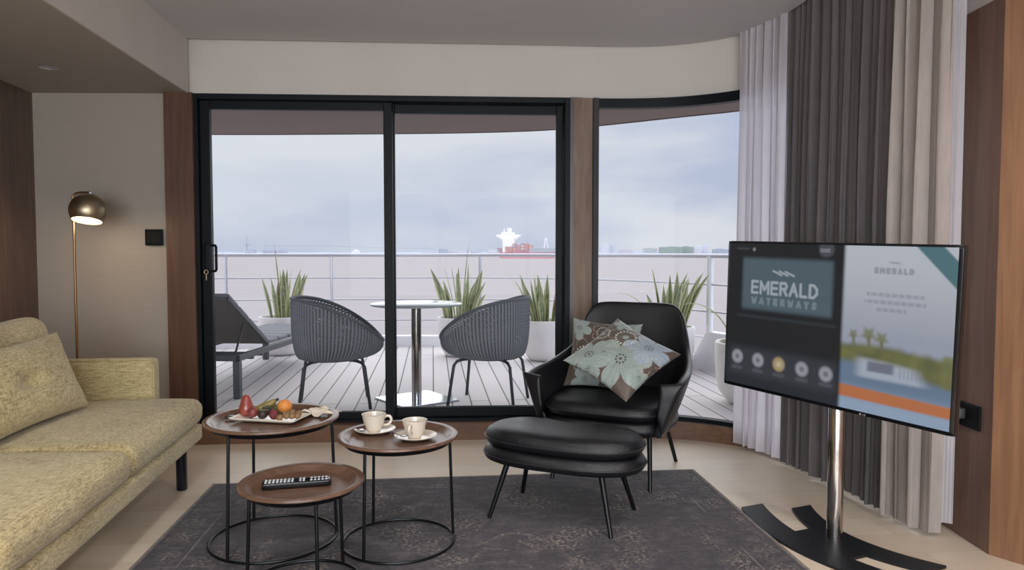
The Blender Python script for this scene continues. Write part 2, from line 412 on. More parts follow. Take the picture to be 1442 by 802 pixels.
# bulkhead over the glass
struct(ribbon([(-2.03,4.545)] + Wall[1:], 2.19, 2.62, .10, 'wall_bulkhead', M['bulkhead'], off=.045, smooth=30))
struct(ribbon([(1.935,3.16),(1.925,2.85),(2.03,2.70)], 2.19, 2.62, .04, 'wall_bulkhead_right', M['bulkhead'], off=.0, smooth=0))
# ceiling with a curved edge, a shadow gap, and the slab above it
E_edge = chaikin([(.5,4.68),(.85,4.715),(1.22,4.60),(1.43,4.40),(1.52,4.15),(1.56,3.85),(1.585,3.5),(1.60,3.1),(1.63,2.8),(1.9,2.55)], 2)
cm = MB(); cpoly = [(-2.035,4.50)] + [(-2.02,4.51)] + [(.3,4.65)] + offset(E_edge, -.015) + [(2.93,1.2),(2.93,-3.15),(LWb[0]+1.2,-3.15)]
SX = lambda y: -2.025 + (4.52-y)*math.tan(math.radians(6.2))     # line of the soffit's upright face
cpoly = [(SX(4.5),4.50),(.3,4.645)] + offset(E_edge, -.015) + [(2.93,1.2),(2.93,-3.15),(SX(-3.15),-3.15)]
cm.prism(cpoly, 2.52, 2.56); struct(cm.build('ceiling', M['ceiling'], smooth=0))
c2 = MB(); c2.prism([(-3.2,4.8),(2.3,4.9),(2.3,2.6),(3.1,2.4),(3.1,-3.3),(-3.2,-3.3)], 2.60, 2.70); struct(c2.build('ceiling_recess', M['ceiling'], smooth=0))
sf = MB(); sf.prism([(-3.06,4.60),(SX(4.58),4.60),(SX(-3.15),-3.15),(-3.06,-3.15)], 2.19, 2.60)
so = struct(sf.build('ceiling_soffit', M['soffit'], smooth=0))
struct(ribbon([(SX(4.5),4.5),(SX(-3.15),-3.15)], 2.187, 2.60, .012, 'trim_3', M['bulkhead'], off=.008, smooth=0))
struct(ribbon([(-2.03,4.53),(.4,4.66)], 2.189, 2.197, .03, 'trim_4', M['bulkhead'], off=0, smooth=0))

# recessed downlight in the soffit and added fill lamps in the main ceiling
def downlight(x, y, z, label, on=True, name='downlight', group=None):
    t = thing(name, label, 'ceiling light', (x, y, z), group=group)
    MB().lathe([(.042,-.001),(.048,-.006),(.036,-.006),(.033,.0)], seg=32, capb=False, capt=False).build('trim_ring', M['steel'], t)
    MB().lathe([(.0,-.001),(.034,-.0012)], seg=32, capb=False, capt=False).build('lens', M['ceiling'] if not on else emis('fill_lamp_lens', (1,.86,.7,1), 6), t)
    return t
downlight(-2.483, 3.884, 2.19, 'round recessed downlight in the low ceiling above the sofa', False)

# ------------------------------------------------------------------ sliding door (glass line from (-1.985,4.54) to (.385,4.665))
D0 = Vector((-1.985, 4.545)); D1 = Vector((.392, 4.672)); Dd = (D1-D0).normalized(); Dn = Vector((-Dd.y, Dd.x)); DL = (D1-D0).length
dang = math.atan2(Dd.y, Dd.x)
door = bpy.data.objects.new('door_1', None); COL.objects.link(door); door.location = (D0.x, D0.y, 0); door.rotation_euler = (0,0,dang); struct(door)
def dbox(mb, xa, xb, ya, yb, za, zb, mi=0): mb.box(((xa+xb)/2,(ya+yb)/2,(za+zb)/2), (xb-xa, yb-ya, zb-za), mi=mi)
fr = MB()
dbox(fr, -.02, .02, -.03, .12, .10, 2.19); dbox(fr, DL-.052, DL, -.03, .12, .10, 2.19)
dbox(fr, .02, DL-.052, -.03, .12, 2.155, 2.19); dbox(fr, .02, DL-.052, -.03, .12, .098, .118)
dbox(fr, .02, DL-.052, -.032, -.018, .098, .125)
fr.build('door_frame', M['alu'], door, smooth=0, bevel=.003)
# left sliding panel
xl0, xl1 = .022, 1.222
lp = MB()
dbox(lp, xl0, .082, 0, .045, .12, 2.152); dbox(lp, xl1-.055, xl1, 0, .045, .12, 2.152)
dbox(lp, .082, xl1-.055, 0, .045, 2.10, 2.152); dbox(lp, .082, xl1-.055, 0, .045, .12, .168)
lp = lp.build('door_panel', M['alu'], door, smooth=0, bevel=.004)
g = MB(); dbox(g, .082, xl1-.055, .020, .023, .168, 2.10); g.build('glass', M['glass'], lp, smooth=0)
rp = MB(); xr0, xr1 = xl1-.04, DL-.055
dbox(rp, xr0, xr0+.05, .055, .10, .12, 2.152); dbox(rp, xr1-.045, xr1, .055, .10, .12, 2.152)
dbox(rp, xr0+.05, xr1-.045, .055, .10, 2.095, 2.152); dbox(rp, xr0+.05, xr1-.045, .055, .10, .12, .182)
rp = rp.build('door_panel', M['alu'], door, smooth=0, bevel=.004)
g = MB(); dbox(g, xr0+.05, xr1-.045, .076, .079, .182, 2.095); g.build('glass', M['glass'], rp, smooth=0)
# grey outer edge strip on the right stile
gs = MB(); dbox(gs, DL-.020, DL+.002, -.036, -.03, .10, 2.19); gs.build('edge_strip', M['alu_grey'], door, smooth=0)
# handle, lock and key on the left stile
hd = MB(); hd.cushion((.062, -.006, 1.165), (.05, .014, .19), .007, n=8); hd = hd.build('door_handle', M['alu'], lp, smooth=60)
hh = MB(); hh.tube([(.082,-.008,1.243),(.112,-.02,1.243),(.118,-.024,1.235),(.118,-.024,1.09),(.112,-.02,1.082),(.082,-.008,1.082)], .0085, 10); hh.build('grip', M['alu'], hd if False else lp)
ky = MB(); ky.lathe([(.009,0),(.009,.004)], (0,0,0), 20)
ky = MB(); ky.tube([(.054+.012*math.cos(a), -.022, 1.075+.012*math.sin(a)) for a in [2*PI*i/16 for i in range(16)]], .0028, 8, closed=True)
ky.box((.054,-.02,1.045), (.007,.003,.045)); ky.box((.054,-.016,1.087), (.012,.012,.008)); ky.build('key', M['brass'], lp)

# wood post between door and curved window
struct(ribbon([(.392,4.645),(.517,4.675)], .0, 2.19, .12, 'trim_5', M['post_wood'], off=.05, smooth=0))
# curved window
win = bpy.data.objects.new('window_1', None); COL.objects.link(win); struct(win)
def child_of(o, p): o.parent = p; return o
Wc = Wcurve
ribbon(Wc, 2.13, 2.19, .06, 'window_frame', M['alu'], win)
ribbon(Wc, .10, .135, .06, 'window_frame', M['alu'], win)
ribbon(Wc, .105, .112, .10, 'window_ledge', M['alu_grey'], win)
ribbon([(.518,4.675),(.552,4.685)], .10, 2.19, .06, 'window_frame', M['alu_grey'], win, smooth=0)
wf = MB()
ribbon([Wc[0]] + Wc[1:], .13, 2.135, .006, 'glass', M['glass'], win, off=.015)
ribbon([(1.925,3.17),(1.945,3.08)], .10, 2.19, .06, 'window_frame', M['alu'], win, smooth=0)

# switch and power outlet
t = thing('light_switch', 'square black light switch on the cream wall beside the door', 'light switch', (-2.243, 4.503, 1.293), rz=.02)
MB().cushion((0,0,0), (.108,.014,.102), .004, n=8).build('face_plate', M['switch'], t, smooth=60)
MB().cushion((0,-.008,0), (.086,.004,.080), .0018, n=6).build('touch_pad', M['switch'], t, smooth=60)
t = thing('power_outlet', 'black double power outlet on the dark side panel behind the television', 'power outlet', (1.893, 2.95, .525), rz=-PI/2)
MB().cushion((0,0,0), (.16,.012,.10), .004, n=8).build('face_plate', M['switch'], t, smooth=60)
MB().cushion((-.03,-.018,.004), (.045,.035,.045), .008, n=6).build('plug', M['alu_grey'], t, smooth=60)
tag(MB().tube([(1.857,2.98,.52),(1.82,2.99,.50),(1.79,2.97,.47),(1.77,2.9,.47),(1.73,2.82,.52),(1.55,2.78,.66),(1.42,2.78,.76)], .004, 8).build('power_cable', mat('pale_cable', rgb(190,190,190), .5, var=.03)), 'thin pale cable looping from the wall outlet to the television', 'cable')

# ------------------------------------------------------------------ curtains
def curtain(name, label, cat, path, z0, z1, m, folds, amp, seed, zn=26, n=420, group=None, flare=.0, toptight=.45):
    P = chaikin(path, 3); Ls = [0]
    for a, b in zip(P, P[1:]): Ls.append(Ls[-1] + math.dist(a, b))
    T = Ls[-1]
    def at(s):
        s *= T
        for i in range(len(P)-1):
            if Ls[i+1] >= s - 1e-9:
                f = (s-Ls[i])/(Ls[i+1]-Ls[i]); a = Vector(P[i]); b = Vector(P[i+1]); d = (b-a).normalized()
                return a.lerp(b, f), Vector((-d.y, d.x))
        return Vector(P[-1]), Vector((1,0))
    rnd = random.Random(seed); ph = [rnd.uniform(0, 6) for _ in range(8)]
    mb = MB()
    def fn(u, v):
        p, nn = at(min(1, max(0, u))); z = z1 + (z0-z1)*v
        wu = u + .022*math.sin(5*u*PI+ph[0]) + .012*math.sin(11*u+ph[1])*v + .006*math.sin(7*v+ph[2]+9*u)
        th = 2*PI*folds*wu + ph[3]
        w = math.sin(th) * (.75 + .35*math.sin(3.1*u*PI+ph[4])) + .28*math.sin(2.0*th*.73+ph[5]+1.5*v)
        k = toptight + (1-toptight)*min(1, v*2.2)
        a = amp*k*(w + .35*noise.noise(Vector((u*18+seed, v*1.4, 0))))
        t2 = Vector((nn.y, -nn.x)) * (amp*.55*k*math.sin(2*th))
        q = p + nn*a + t2 + nn*(flare*math.sin(v*PI))
        return (q.x, q.y, z)
    mb.grid(fn, n, zn)
    return tag(mb.build(name, m, smooth=180), label, cat, group)
curtain('sheer_curtain', 'white sheer curtain hanging at the edge of the curved window, left of the dark drape', 'curtain',
        [(1.375,4.375),(1.43,4.27),(1.485,4.12),(1.52,4.0)], .03, 2.555, M['sheer'], 6, .028, 3)
curtain('drape', 'dark charcoal drape with narrow folds behind the television', 'curtain',
        [(1.525,4.02),(1.565,3.9),(1.60,3.75),(1.66,3.5),(1.69,3.30),(1.70,3.25)], .02, 2.555, M['drape'], 13, .026, 5, n=700)
curtain('drape', 'wide drape folds coloured pale taupe as if lit, between the dark drape and the wood panel', 'curtain',
        [(1.685,3.24),(1.70,3.17),(1.715,3.07),(1.74,2.99),(1.795,2.955)], .02, 2.555, M['drape_lit'], 4.2, .028, 12, n=400)
curtain('sheer_curtain', 'narrow white sheer curtain against the shaded wood side panel', 'curtain',
        [(1.79,3.03),(1.82,3.01),(1.85,3.0),(1.868,2.995)], .05, 2.555, M['sheer'], 1.3, .008, 21, n=120, flare=-.004)

# ------------------------------------------------------------------ rug
rw, rl = 2.55, 2.35; Rr = math.radians(5.6)
rug = MB(); nx, ny = 430, 400; rcol = []
rc1 = Vector(rgb(68,63,69)[:3]); rc2 = Vector(rgb(98,90,92)[:3]); rc3 = Vector(rgb(156,144,134)[:3]); rc0 = Vector(rgb(44,44,52)[:3])
def rugfn(u, v): return ((u-.5)*rw, (v-.5)*rl, .0)
def med(x, y):
    r = math.hypot(x, y); a = math.atan2(y, x); s = 0
    lob = .40 + .035*math.cos(8*a)
    if abs(r-lob) < .012: s = 1
    if abs(r-(.27+.03*math.cos(6*a+.5))) < .010: s = .8
    if .10 < r < .40 and (math.sin(26*x+4*math.sin(17*y))*math.sin(26*y+4*math.sin(19*x)) > .55): s = max(s, .75)
    if r < .09 and math.cos(8*a) > 0: s = .8
    return s
for j in range(ny):
    for i in range(nx):
        x, y, _ = rugfn(i/(nx-1), j/(ny-1))
        b = noise.fractal(Vector((x*1.6, y*1.6, 3)), 1, 2, 4)*.5+.5
        f = noise.fractal(Vector((x*14, y*26, 7)), 1, 2, 3)*.5+.5
        c = rc0.lerp(rc1, max(0, min(1, b*1.4-.1))).lerp(rc2, max(0, min(1, (f-.42)*1.3)))
        wear = max(0, min(1, noise.fractal(Vector((x*5, y*5, 1)), 1, 2, 3)*1.5+.55))
        p = med(x-.20, y+.06)
        fk = noise.noise(Vector((x*75, y*95, 5))); lowp = noise.fractal(Vector((x*3.1, y*3.1, 9)), 1, 2, 3)
        ex = min(rw/2-abs(x), rl/2-abs(y))
        p = p * (.12 + 1.9*max(0, fk))
        if .17 < ex < .176: p = max(p, .6)
        if .03 < ex < .15 and fk > .12: p = max(p, .55*abs(math.sin(17*x)*math.sin(17*y))+.1)
        if ex >= .19 and fk > .16 and lowp > -.12: p = max(p, .75*min(1, (lowp+.15)*2.4))
        c = c.lerp(rc3, min(1, p)*wear*.9)
        if ex < .014: c = c.lerp(rc3, .5)
        rcol.append(c)
rug.grid(rugfn, nx, ny); rug.col = rcol
top = len(rug.v)
# edge skirt for thickness
hx, hy = rw/2, rl/2
rug.box((0,0,-.005), (rw, rl, .0098)); rug.col += [rc1]*8
rg = rug.build('rug', attr_mat('faded_vintage_rug', .95, var=.28, vs=55, sheen=.1, bump=.5), smooth=30)
TLr = Vector((-1.54, 3.645)); dx = Vector((math.cos(Rr), math.sin(Rr))); dy = Vector((math.sin(Rr), -math.cos(Rr)))
ctr = TLr + dx*rw/2 + dy*rl/2
rg.location = (ctr.x, ctr.y, .0102); rg.rotation_euler = (0,0,Rr)
tag(rg, 'large dark faded vintage rug with a worn pale medallion on the wood floor', 'rug')
RZ = .0105

# ------------------------------------------------------------------ nesting tables
def tray_table(cx, cy, R, h, Rring, legs, label):
    t = thing('side_table', label, 'side table', (cx, cy, RZ), group='round tray tables on thin black legs')
    h -= RZ
    MB().lathe([(R-.055,h-.032),(R-.012,h-.016),(R,h-.010),(R,h-.003),(R-.003,h),(R-.026,h-.002),(R-.029,h-.004),(R-.046,h-.0195),(R-.050,h-.0213),(R-.056,h-.0215),(.001,h-.0215)], seg=96, capb=True, capt=True).build('tabletop', M['walnut'], t, smooth=50)
    MB().lathe([(R-.062,h-.034),(R-.030,h-.034),(R-.016,h-.019),(R-.06,h-.028)], seg=72, capb=False, capt=False).build('top_ring', M['black_leg'], t)
    MB().tube([(Rring*math.cos(2*PI*i/72), Rring*math.sin(2*PI*i/72), .0065) for i in range(72)], .0065, 10, closed=True).build('base_ring', M['black_leg'], t)
    for a in legs:
        a = math.radians(a); x, y = Rring*math.cos(a), Rring*math.sin(a)
        kk = min(1, (R-.03)/Rring)
        MB().tube([(x,y,.006),(x*kk,y*kk,h-.030)], .0064, 10).build('leg', M['black_leg'], t)
    return t
tray_table(-.99, 2.935, .268, .524, .253, (-114,128,11), 'tallest round walnut tray table holding the fruit, beside the sofa')
tray_table(-.467, 2.908, .244, .459, .227, (-117,128,15), 'round walnut tray table carrying two coffee cups')
tray_table(-.745, 2.51, .217, .395, .201, (-60,180,60), 'lowest round walnut tray table in front, with a remote control')
T1z, T2z, T3z = .524-.0215, .459-.0215, .395-.0215

# fruit plate
pl = thing('serving_plate', 'rectangular cream plate piled with fruit on the tallest tray table', 'plate', (-1.004, 2.957, T1z+.0005), rz=-.20)
pm = MB()
def platefn(u, v):
    x = (u-.5)*.29; y = (v-.5)*.15; e = max(abs(u-.5)*2, abs(v-.5)*2)
    z = .006 + .012*max(0, (e-.78)/.22)**1.5
    return (x, y, z)
pm.grid(platefn, 41, 25); ppo = pm.build('dish', M['ceramic'], pl, smooth=50, solid=.005)
PR = Matrix.Rotation(-.20, 3, 'Z'); pz = T1z + .012
def onplate(x, y, z=0):
    v = PR @ Vector((x, y, 0)); return (-1.004+v.x, 2.957+v.y, pz+z)
mred = mat('rose_apple_skin', rgb(164,78,62), .3, col2=rgb(128,52,46), vs=14, coat=.4)
mplum = mat('dusky_red_skin', rgb(146,70,62), .4, col2=rgb(108,50,50), vs=25)
mban = mat('banana_skin', rgb(150,130,70), .45, col2=rgb(112,102,56), vs=18)
mdark = mat('mangosteen_rind', rgb(64,46,42), .5, col2=rgb(42,34,34), vs=20)
mor = mat('orange_peel', rgb(214,138,66), .4, var=.05, vs=20, bump=.3, bs=300)
mlong = mat('longan_shell', rgb(158,122,82), .6, col2=rgb(120,92,62), vs=60, bump=.2, bs=150)
mgreen = mat('herb_green', rgb(104,112,78), .5, col2=rgb(72,84,58), vs=20)
def fruit(name, label, cat, x, y, z, r, m, sc3=(1,1,1), fn=None, stalk=None, group=None, rz=0, ry=0):
    t = thing(name, label, cat, onplate(x, y, z), group=group, rot=(0, ry, rz))
    MB().ball((0,0,r*sc3[2]), r, sc3=sc3, fn=fn, seg=28, rings=20).build('flesh', m, t, smooth=180)
    if stalk: MB().lathe([(.0016,0),(.0022,stalk)], (0,0,2*r*sc3[2]-.004), 8).build('stalk', mdark, t)
    return t
t = thing('rose_apple', 'tall glossy red pear shaped rose apple at the left end of the fruit plate', 'fruit', onplate(-.122, .018, 0))
MB().lathe([(.004,.002),(.018,.0),(.027,.006),(.031,.020),(.0295,.034),(.025,.050),(.021,.064),(.0185,.075),(.013,.083),(.004,.085)], seg=36).build('flesh', mred, t, smooth=180)
MB().lathe([(.0015,0),(.002,.006)], (0,0,.083), 8).build('stalk', mdark, t)
fruit('plum', 'round dusky red plum beside the tall rose apple', 'fruit', -.072, -.015, 0, .0225, mplum, (1,1,.95), stalk=.004)
fruit('lychee', 'oval crimson lychee in front of the orange', 'fruit', .035, -.035, 0, .0205, mat('lychee_shell', rgb(136,56,60), .55, col2=rgb(98,42,48), vs=80, bump=.6, bs=260), (.95,.95,1.05), stalk=.003)
bt = thing('banana', 'short green yellow banana lying behind the dark mangosteens', 'fruit', onplate(-.055, .04, .012), rz=.25)
MB().tube([(-.055,0,0),(-.04,0,.006),(-.01,0,.016),(.02,0,.028),(.042,0,.042),(.05,0,.047)], [.006,.013,.0175,.0175,.012,.006], 14).build('flesh', mban, bt, smooth=60)
MB().tube([(.048,0,.046),(.06,0,.052)], [.005,.0065], 10).build('stem', mdark, bt)
def calyx(t, r):
    cb = MB()
    for k in range(4):
        a = k*PI/2
        cb.ball((.008*math.cos(a), .008*math.sin(a), 2*r-.003), .009, 10, 6, (1,1,.35))
    cb.build('calyx', mgreen, t)
t = fruit('mangosteen', 'dark brown mangosteen at the front middle of the plate', 'fruit', -.018, -.032, 0, .021, mdark, (1,1,.92)); calyx(t, .0195)
t = fruit('mangosteen', 'dark brown mangosteen stacked behind the front one', 'fruit', -.022, .008, .006, .0215, mdark, (1,1,.92)); calyx(t, .0195)
t = fruit('guava', 'green fruit half hidden behind the crimson lychee', 'fruit', .026, .020, .004, .024, mgreen, (1,1,1.0), stalk=.004)
t = fruit('orange', 'bright orange on top of the fruit pile', 'fruit', .062, .004, .022, .0295, mor, (1.03,1.03,.94)); MB().lathe([(.003,0),(.002,.0015)], (0,0,2*.0295*.94-.001), 10).build('stalk', mgreen, t)
lc = [(.068,-.048,0,'leftmost of the front longans, beside the crimson lychee'),(.090,-.034,.004,'longan in front of the orange, second from the lychee'),(.112,-.030,.004,'longan right of the orange in the front row'),(.130,-.018,.004,'rightmost tan longan at the end of the plate'),(.100,-.005,.012,'longan tucked behind the front row, right of the orange'),(.120,.012,.006,'longan at the back right of the pile, near the napkin')]
for x, y, z, lb in lc:
    fruit('longan', 'small tan ' + lb if not lb.startswith('right') and not lb.startswith('left') else lb.replace('longans', 'small tan longans'), 'fruit', x, y, z, .0135, mlong, stalk=.003, group='longans on the fruit plate')
# napkin
def napfn(u, v):
    x = (u-.5)*.17; y = (v-.5)*.10
    z = .012 + .014*math.sin(u*9+v*3)*math.sin(v*7+1) + .012*noise.noise(Vector((u*5, v*5, 2)))
    z *= (1-.55*abs(2*u-1)**3)
    return (x, y + .012*math.sin(u*6), max(.0035, z+.004))
nm = MB(); nm.grid(napfn, 60, 40)
no = nm.build('napkin', M['napkin'], smooth=180, solid=.0015); no.location = (-.826, 3.045, T1z+.0022); no.rotation_euler = (0,0,-.05)
tag(no, 'crumpled cream cloth napkin behind the right end of the fruit plate', 'napkin')
tt = thing('spoon', 'steel spoon lying at the left end of the fruit plate', 'spoon', (-1.176, 2.967, T1z+.001), rz=.25)
MB().ball((0,0,.010), .024, 24, 12, (1,.62,.30)).build('bowl', M['cutlery'], tt, smooth=180)
MB().tube([(.018,0,.009),(.035,.004,.006),(.045,.035,.004),(.05,.07,.004)], [.0035,.0028,.0025,.0032], 8).build('handle', M['cutlery'], tt)

# cups and saucers
def cup_and_saucer(x, y, hrot, cl, sl, spl, sprot):
    s = thing('saucer', sl, 'saucer', (x, y, T2z+.0008), group='saucers on the middle tray table')
    MB().lathe([(.045,.0),(.05,.001),(.066,.007),(.084,.015),(.087,.0175),(.086,.019),(.066,.011),(.05,.006),(.032,.005),(.001,.005)], seg=64).build('dish', M['ceramic'], s, smooth=60)
    c = thing('coffee_cup', cl, 'cup', (x-.004, y, T2z+.0065), hrot, group='coffee cups on the middle tray table')
    MB().lathe([(.024,.0),(.026,.0),(.027,.004),(.034,.014),(.042,.034),(.047,.056),(.050,.072),(.0505,.0735),(.049,.0735),(.045,.056),(.040,.034),(.031,.015),(.024,.008),(.001,.007)], seg=64).build('bowl', M['ceramic'], c, smooth=60)
    MB().tube([(.043,0,.056),(.054,0,.064),(.066,0,.062),(.073,0,.050),(.070,0,.036),(.058,0,.026),(.038,0,.024)], [.005,.0055,.006,.006,.006,.0055,.005], 12).build('handle', M['ceramic'], c, smooth=180)
    MB().lathe([(.001,.0),(.0445,.0)], (0,0,.054), 48, capb=False, capt=False).build('coffee', mat('black_coffee', rgb(52,34,24), .1, var=.03), c)
    q = thing('teaspoon', spl, 'spoon', (x-.058, y-.012, T2z+.0175), group='teaspoons on the saucers', rot=(0, -.05, sprot))
    MB().cushion((.016,0,0), (.030,.018,.004), .002, n=8).build('bowl', M['cutlery'], q, smooth=60)
    MB().tube([(0,0,0),(-.03,0,.003),(-.055,0,.004)], [.0018,.0018,.0028], 8).build('handle', M['cutlery'], q)
cup_and_saucer(-.581, 3.010, .15, 'cream coffee cup on the farther saucer, its handle pointing right', 'white saucer farther back, under the left coffee cup', 'silver teaspoon resting on the farther left saucer', -1.0)
cup_and_saucer(-.394, 2.904, -1.75, 'cream coffee cup on the nearer saucer, its handle turned to the front', 'white saucer at the front right of the tray table, under the right cup', 'silver teaspoon resting on the nearer right saucer', -.7)

# remote control
r0 = Vector((-.882, 2.440)); r1 = Vector((-.638, 2.500)); rd = r1-r0; ra = math.atan2(rd.y, rd.x)
t = thing('remote_control', 'long black remote control with silver keys on the lowest tray table', 'remote control', ((r0.x+r1.x)/2, (r0.y+r1.y)/2+.03, T3z+.001), ra)
MB().cushion((0,0,.012), (.235,.047,.022), .006, n=10).build('case', mat('glossy_black_plastic', rgb(14,15,18), .2, var=.04), t, smooth=60)
btn = mat('silver_keys', rgb(190,194,200), .35, var=.04)
kb = 0
for i in range(17):
    if i in (8, 11): continue
    for j in range(3):
        if i > 11 and j == 1: continue
        MB().cushion((-.104+i*.0128, (j-1)*.0135, .0238), (.0085,.009,.004), .0015, n=4).build('key', btn, t, smooth=60)
MB().cushion((0,0,.024), (.022,.04,.003), .0014, n=6).build('pad', M['switch'], t, smooth=60)

# ------------------------------------------------------------------ ottoman (long axis turned -24.6 degrees)
AR = math.radians(-24.6)
def bean(R1, R2, n=72, dent=.05, rot=0):
    """kidney outline, dent on the +y side (towards the armchair)"""
    pts = []
    for i in range(n):
        a = 2*PI*i/n; c, s = math.cos(a), math.sin(a)
        x = R1*math.copysign(abs(c)**.82, c); y = R2*math.copysign(abs(s)**.82, s)
        if s > 0: y -= dent*math.exp(-(x/(.45*R1))**2)
        pts.append((x, y))
    return pts
def puck(mb, outline, zs, mi=0):
    """stack of scaled outlines: zs = [(z, inset)]"""
    n = len(outline); vs = []; fs = []
    for z, ins in zs:
        for x, y in outline:
            L = math.hypot(x, y); k = (L-ins)/L
            vs.append((x*k, y*k, z))
    for j in range(len(zs)-1):
        for i in range(n):
            fs.append((j*n+i, j*n+(i+1) % n, (j+1)*n+(i+1) % n, (j+1)*n+i))
    fs.append(tuple(reversed(range(n)))); fs.append(tuple((len(zs)-1)*n+i for i in range(n)))
    mb.add(vs, fs, mi)
def pad_rings(z0, z1, e):
    H = z1-z0; out = [(z0, e*3.2), (z0+H*.03, e*1.6), (z0+H*.12, e*.55), (z0+H*.28, e*.1), (z0+H*.40, 0), (z0+H*.52, e*.15), (z0+H*.72, e*.75), (z0+H*.86, e*1.7), (z0+H*.95, e*3.2), (z0+H, e*6)]
    return out
ot = thing('ottoman', 'black leather kidney shaped footstool in front of the armchair', 'footstool', (.232, 3.222, RZ), AR)
ob1 = bean(.378, .212, dent=.035); ob2 = bean(.372, .205, dent=.035)
m1 = MB(); puck(m1, ob1, pad_rings(.238, .322, .018)); m1.build('base_pad', M['leather'], ot, smooth=70)
m2 = MB(); puck(m2, ob2, pad_rings(.310, .402, .02)); m2.build('seat_cushion', M['leather'], ot, smooth=70)
MB().tube([(x*1.0, y*1.0, .310+.092*.40) for x, y in ob2], .0035, 8, closed=True).build('piping', M['seam'], ot)
MB().tube([(x*1.0, y*1.0, .238+.084*.40) for x, y in ob1], .0035, 8, closed=True).build('piping', M['seam'], ot)
for sx, sy in ((-1,-1),(1,-1),(1,1),(-1,1)):
    MB().tube([(sx*.283, sy*.185, 0.0), (sx*.215, sy*.12, .262)], [.0095,.0145], 14).build('leg', M['black_leg'], ot)

# ------------------------------------------------------------------ armchair
ac = thing('armchair', 'black leather lounge armchair with a high rounded back by the curved window', 'armchair', (.575, 3.90, RZ*0), AR)
def smoothpath(pts, t):
    """Catmull-Rom through 3D points with t in 0..1"""
    n = len(pts)-1; x = min(max(t, 0), .99999)*n; i = int(x); f = x-i
    p = [Vector(pts[max(0, min(n, i+k))]) for k in (-1, 0, 1, 2)]
    return .5*((2*p[1]) + (p[2]-p[0])*f + (2*p[0]-5*p[1]+4*p[2]-p[3])*f*f + (3*p[1]-p[0]-3*p[2]+p[3])*f**3)
topR = [(0,.40,.905),(.15,.398,.905),(.235,.39,.893),(.285,.368,.845),(.315,.33,.76),(.345,.25,.665),(.380,.12,.615),(.404,-.03,.585),(.414,-.14,.578),(.417,-.22,.570),(.414,-.27,.562),(.408,-.305,.552)]
midR = [(0,.335,.60),(.13,.333,.60),(.22,.315,.59),(.275,.28,.56),(.305,.22,.51),(.328,.13,.46),(.348,.03,.44),(.362,-.10,.43),(.368,-.22,.42),(.366,-.26,.415),(.364,-.29,.41),(.360,-.315,.405)]
botR = [(0,.26,.285),(.11,.258,.285),(.19,.24,.285),(.24,.20,.285),(.265,.14,.285),(.28,.06,.285),(.29,-.03,.285),(.298,-.13,.285),(.302,-.24,.285),(.304,-.27,.285),(.304,-.30,.285),(.302,-.32,.285)]
def mir(l): return [(-x, y, z) for x, y, z in reversed(l[1:])] + l
TOP, MID, BOT = mir(topR), mir(midR), mir(botR)
sh = MB()
NU, NV = 97, 15
def shell(u, v):
    b, m_, t_ = smoothpath(BOT, u), smoothpath(MID, u), smoothpath(TOP, u)
    return tuple(b*(1-v)*(1-v) + (m_*2 - (b+t_)/2)*2*v*(1-v) + t_*v*v)
sh.grid(shell, NU, NV)
shell_o = sh.build('shell', M['leather'], ac, smooth=180, solid=.042, sub=1)
shell_o.modifiers['solid'].offset = .6
for sx in (-1, 1):
    A = [Vector((sx*x, y, z)) for x, y, z in ((.424,-.300,.566),(.315,-.325,.556),(.300,-.325,.390),(.318,-.315,.292))]
    pb_ = MB(); nn = 21
    for side in (1, -1):
        def pf(u, v):
            uu = .5-.5*math.cos(u*PI); vv = .5-.5*math.cos(v*PI)
            p = A[0].lerp(A[1], uu).lerp(A[3].lerp(A[2], uu), vv)
            e = max(abs(2*uu-1), abs(2*vv-1)); p.y -= side*.026*max(0, 1-e**5)**.5 + .006; return tuple(p)
        pb_.grid(pf, nn, nn, flip=(sx*side < 0))
    pp_ = pb_.build('arm_panel', M['leather'], ac, smooth=180)
    bm = bmesh.new(); bm.from_mesh(pp_.data); bmesh.ops.remove_doubles(bm, verts=bm.verts, dist=1e-5); bmesh.ops.recalc_face_normals(bm, faces=bm.faces); bm.to_mesh(pp_.data); bm.free()
# seat base, seat cushion
def dshape(w, f, b, n=64):
    pts = []
    for i in range(n):
        a = 2*PI*i/n; c, s = math.cos(a), math.sin(a)
        x = w*math.copysign(abs(c)**.45, c); y = (b if s > 0 else f)*math.copysign(abs(s)**.5, s)
        x *= 1 - .10*max(0, y/b) if y > 0 else 1
        pts.append((x, y))
    return pts
sb = MB(); puck(sb, dshape(.332,.365,.27), pad_rings(.275, .372, .018)); sb.build('seat_base', M['leather'], ac, smooth=70)
scu = MB(); puck(scu, dshape(.328,.385,.25), pad_rings(.358, .448, .02)); scu.build('seat_cushion', M['leather'], ac, smooth=70)
MB().tube([(x, y, .358+.09*.4) for x, y in dshape(.329,.386,.25)], .0035, 8, closed=True).build('piping', M['seam'], ac)
# edge seam of the shell
for sx in (-1, 1):
    MB().tube([(sx*.262, -.305, RZ), (sx*.235, -.22, .29)], [.0105,.0135], 14).build('leg', M['black_leg'], ac)
    MB().tube([(sx*.262, .31, .0), (sx*.215, .19, .29)], [.0105,.0135], 14).build('leg', M['black_leg'], ac)

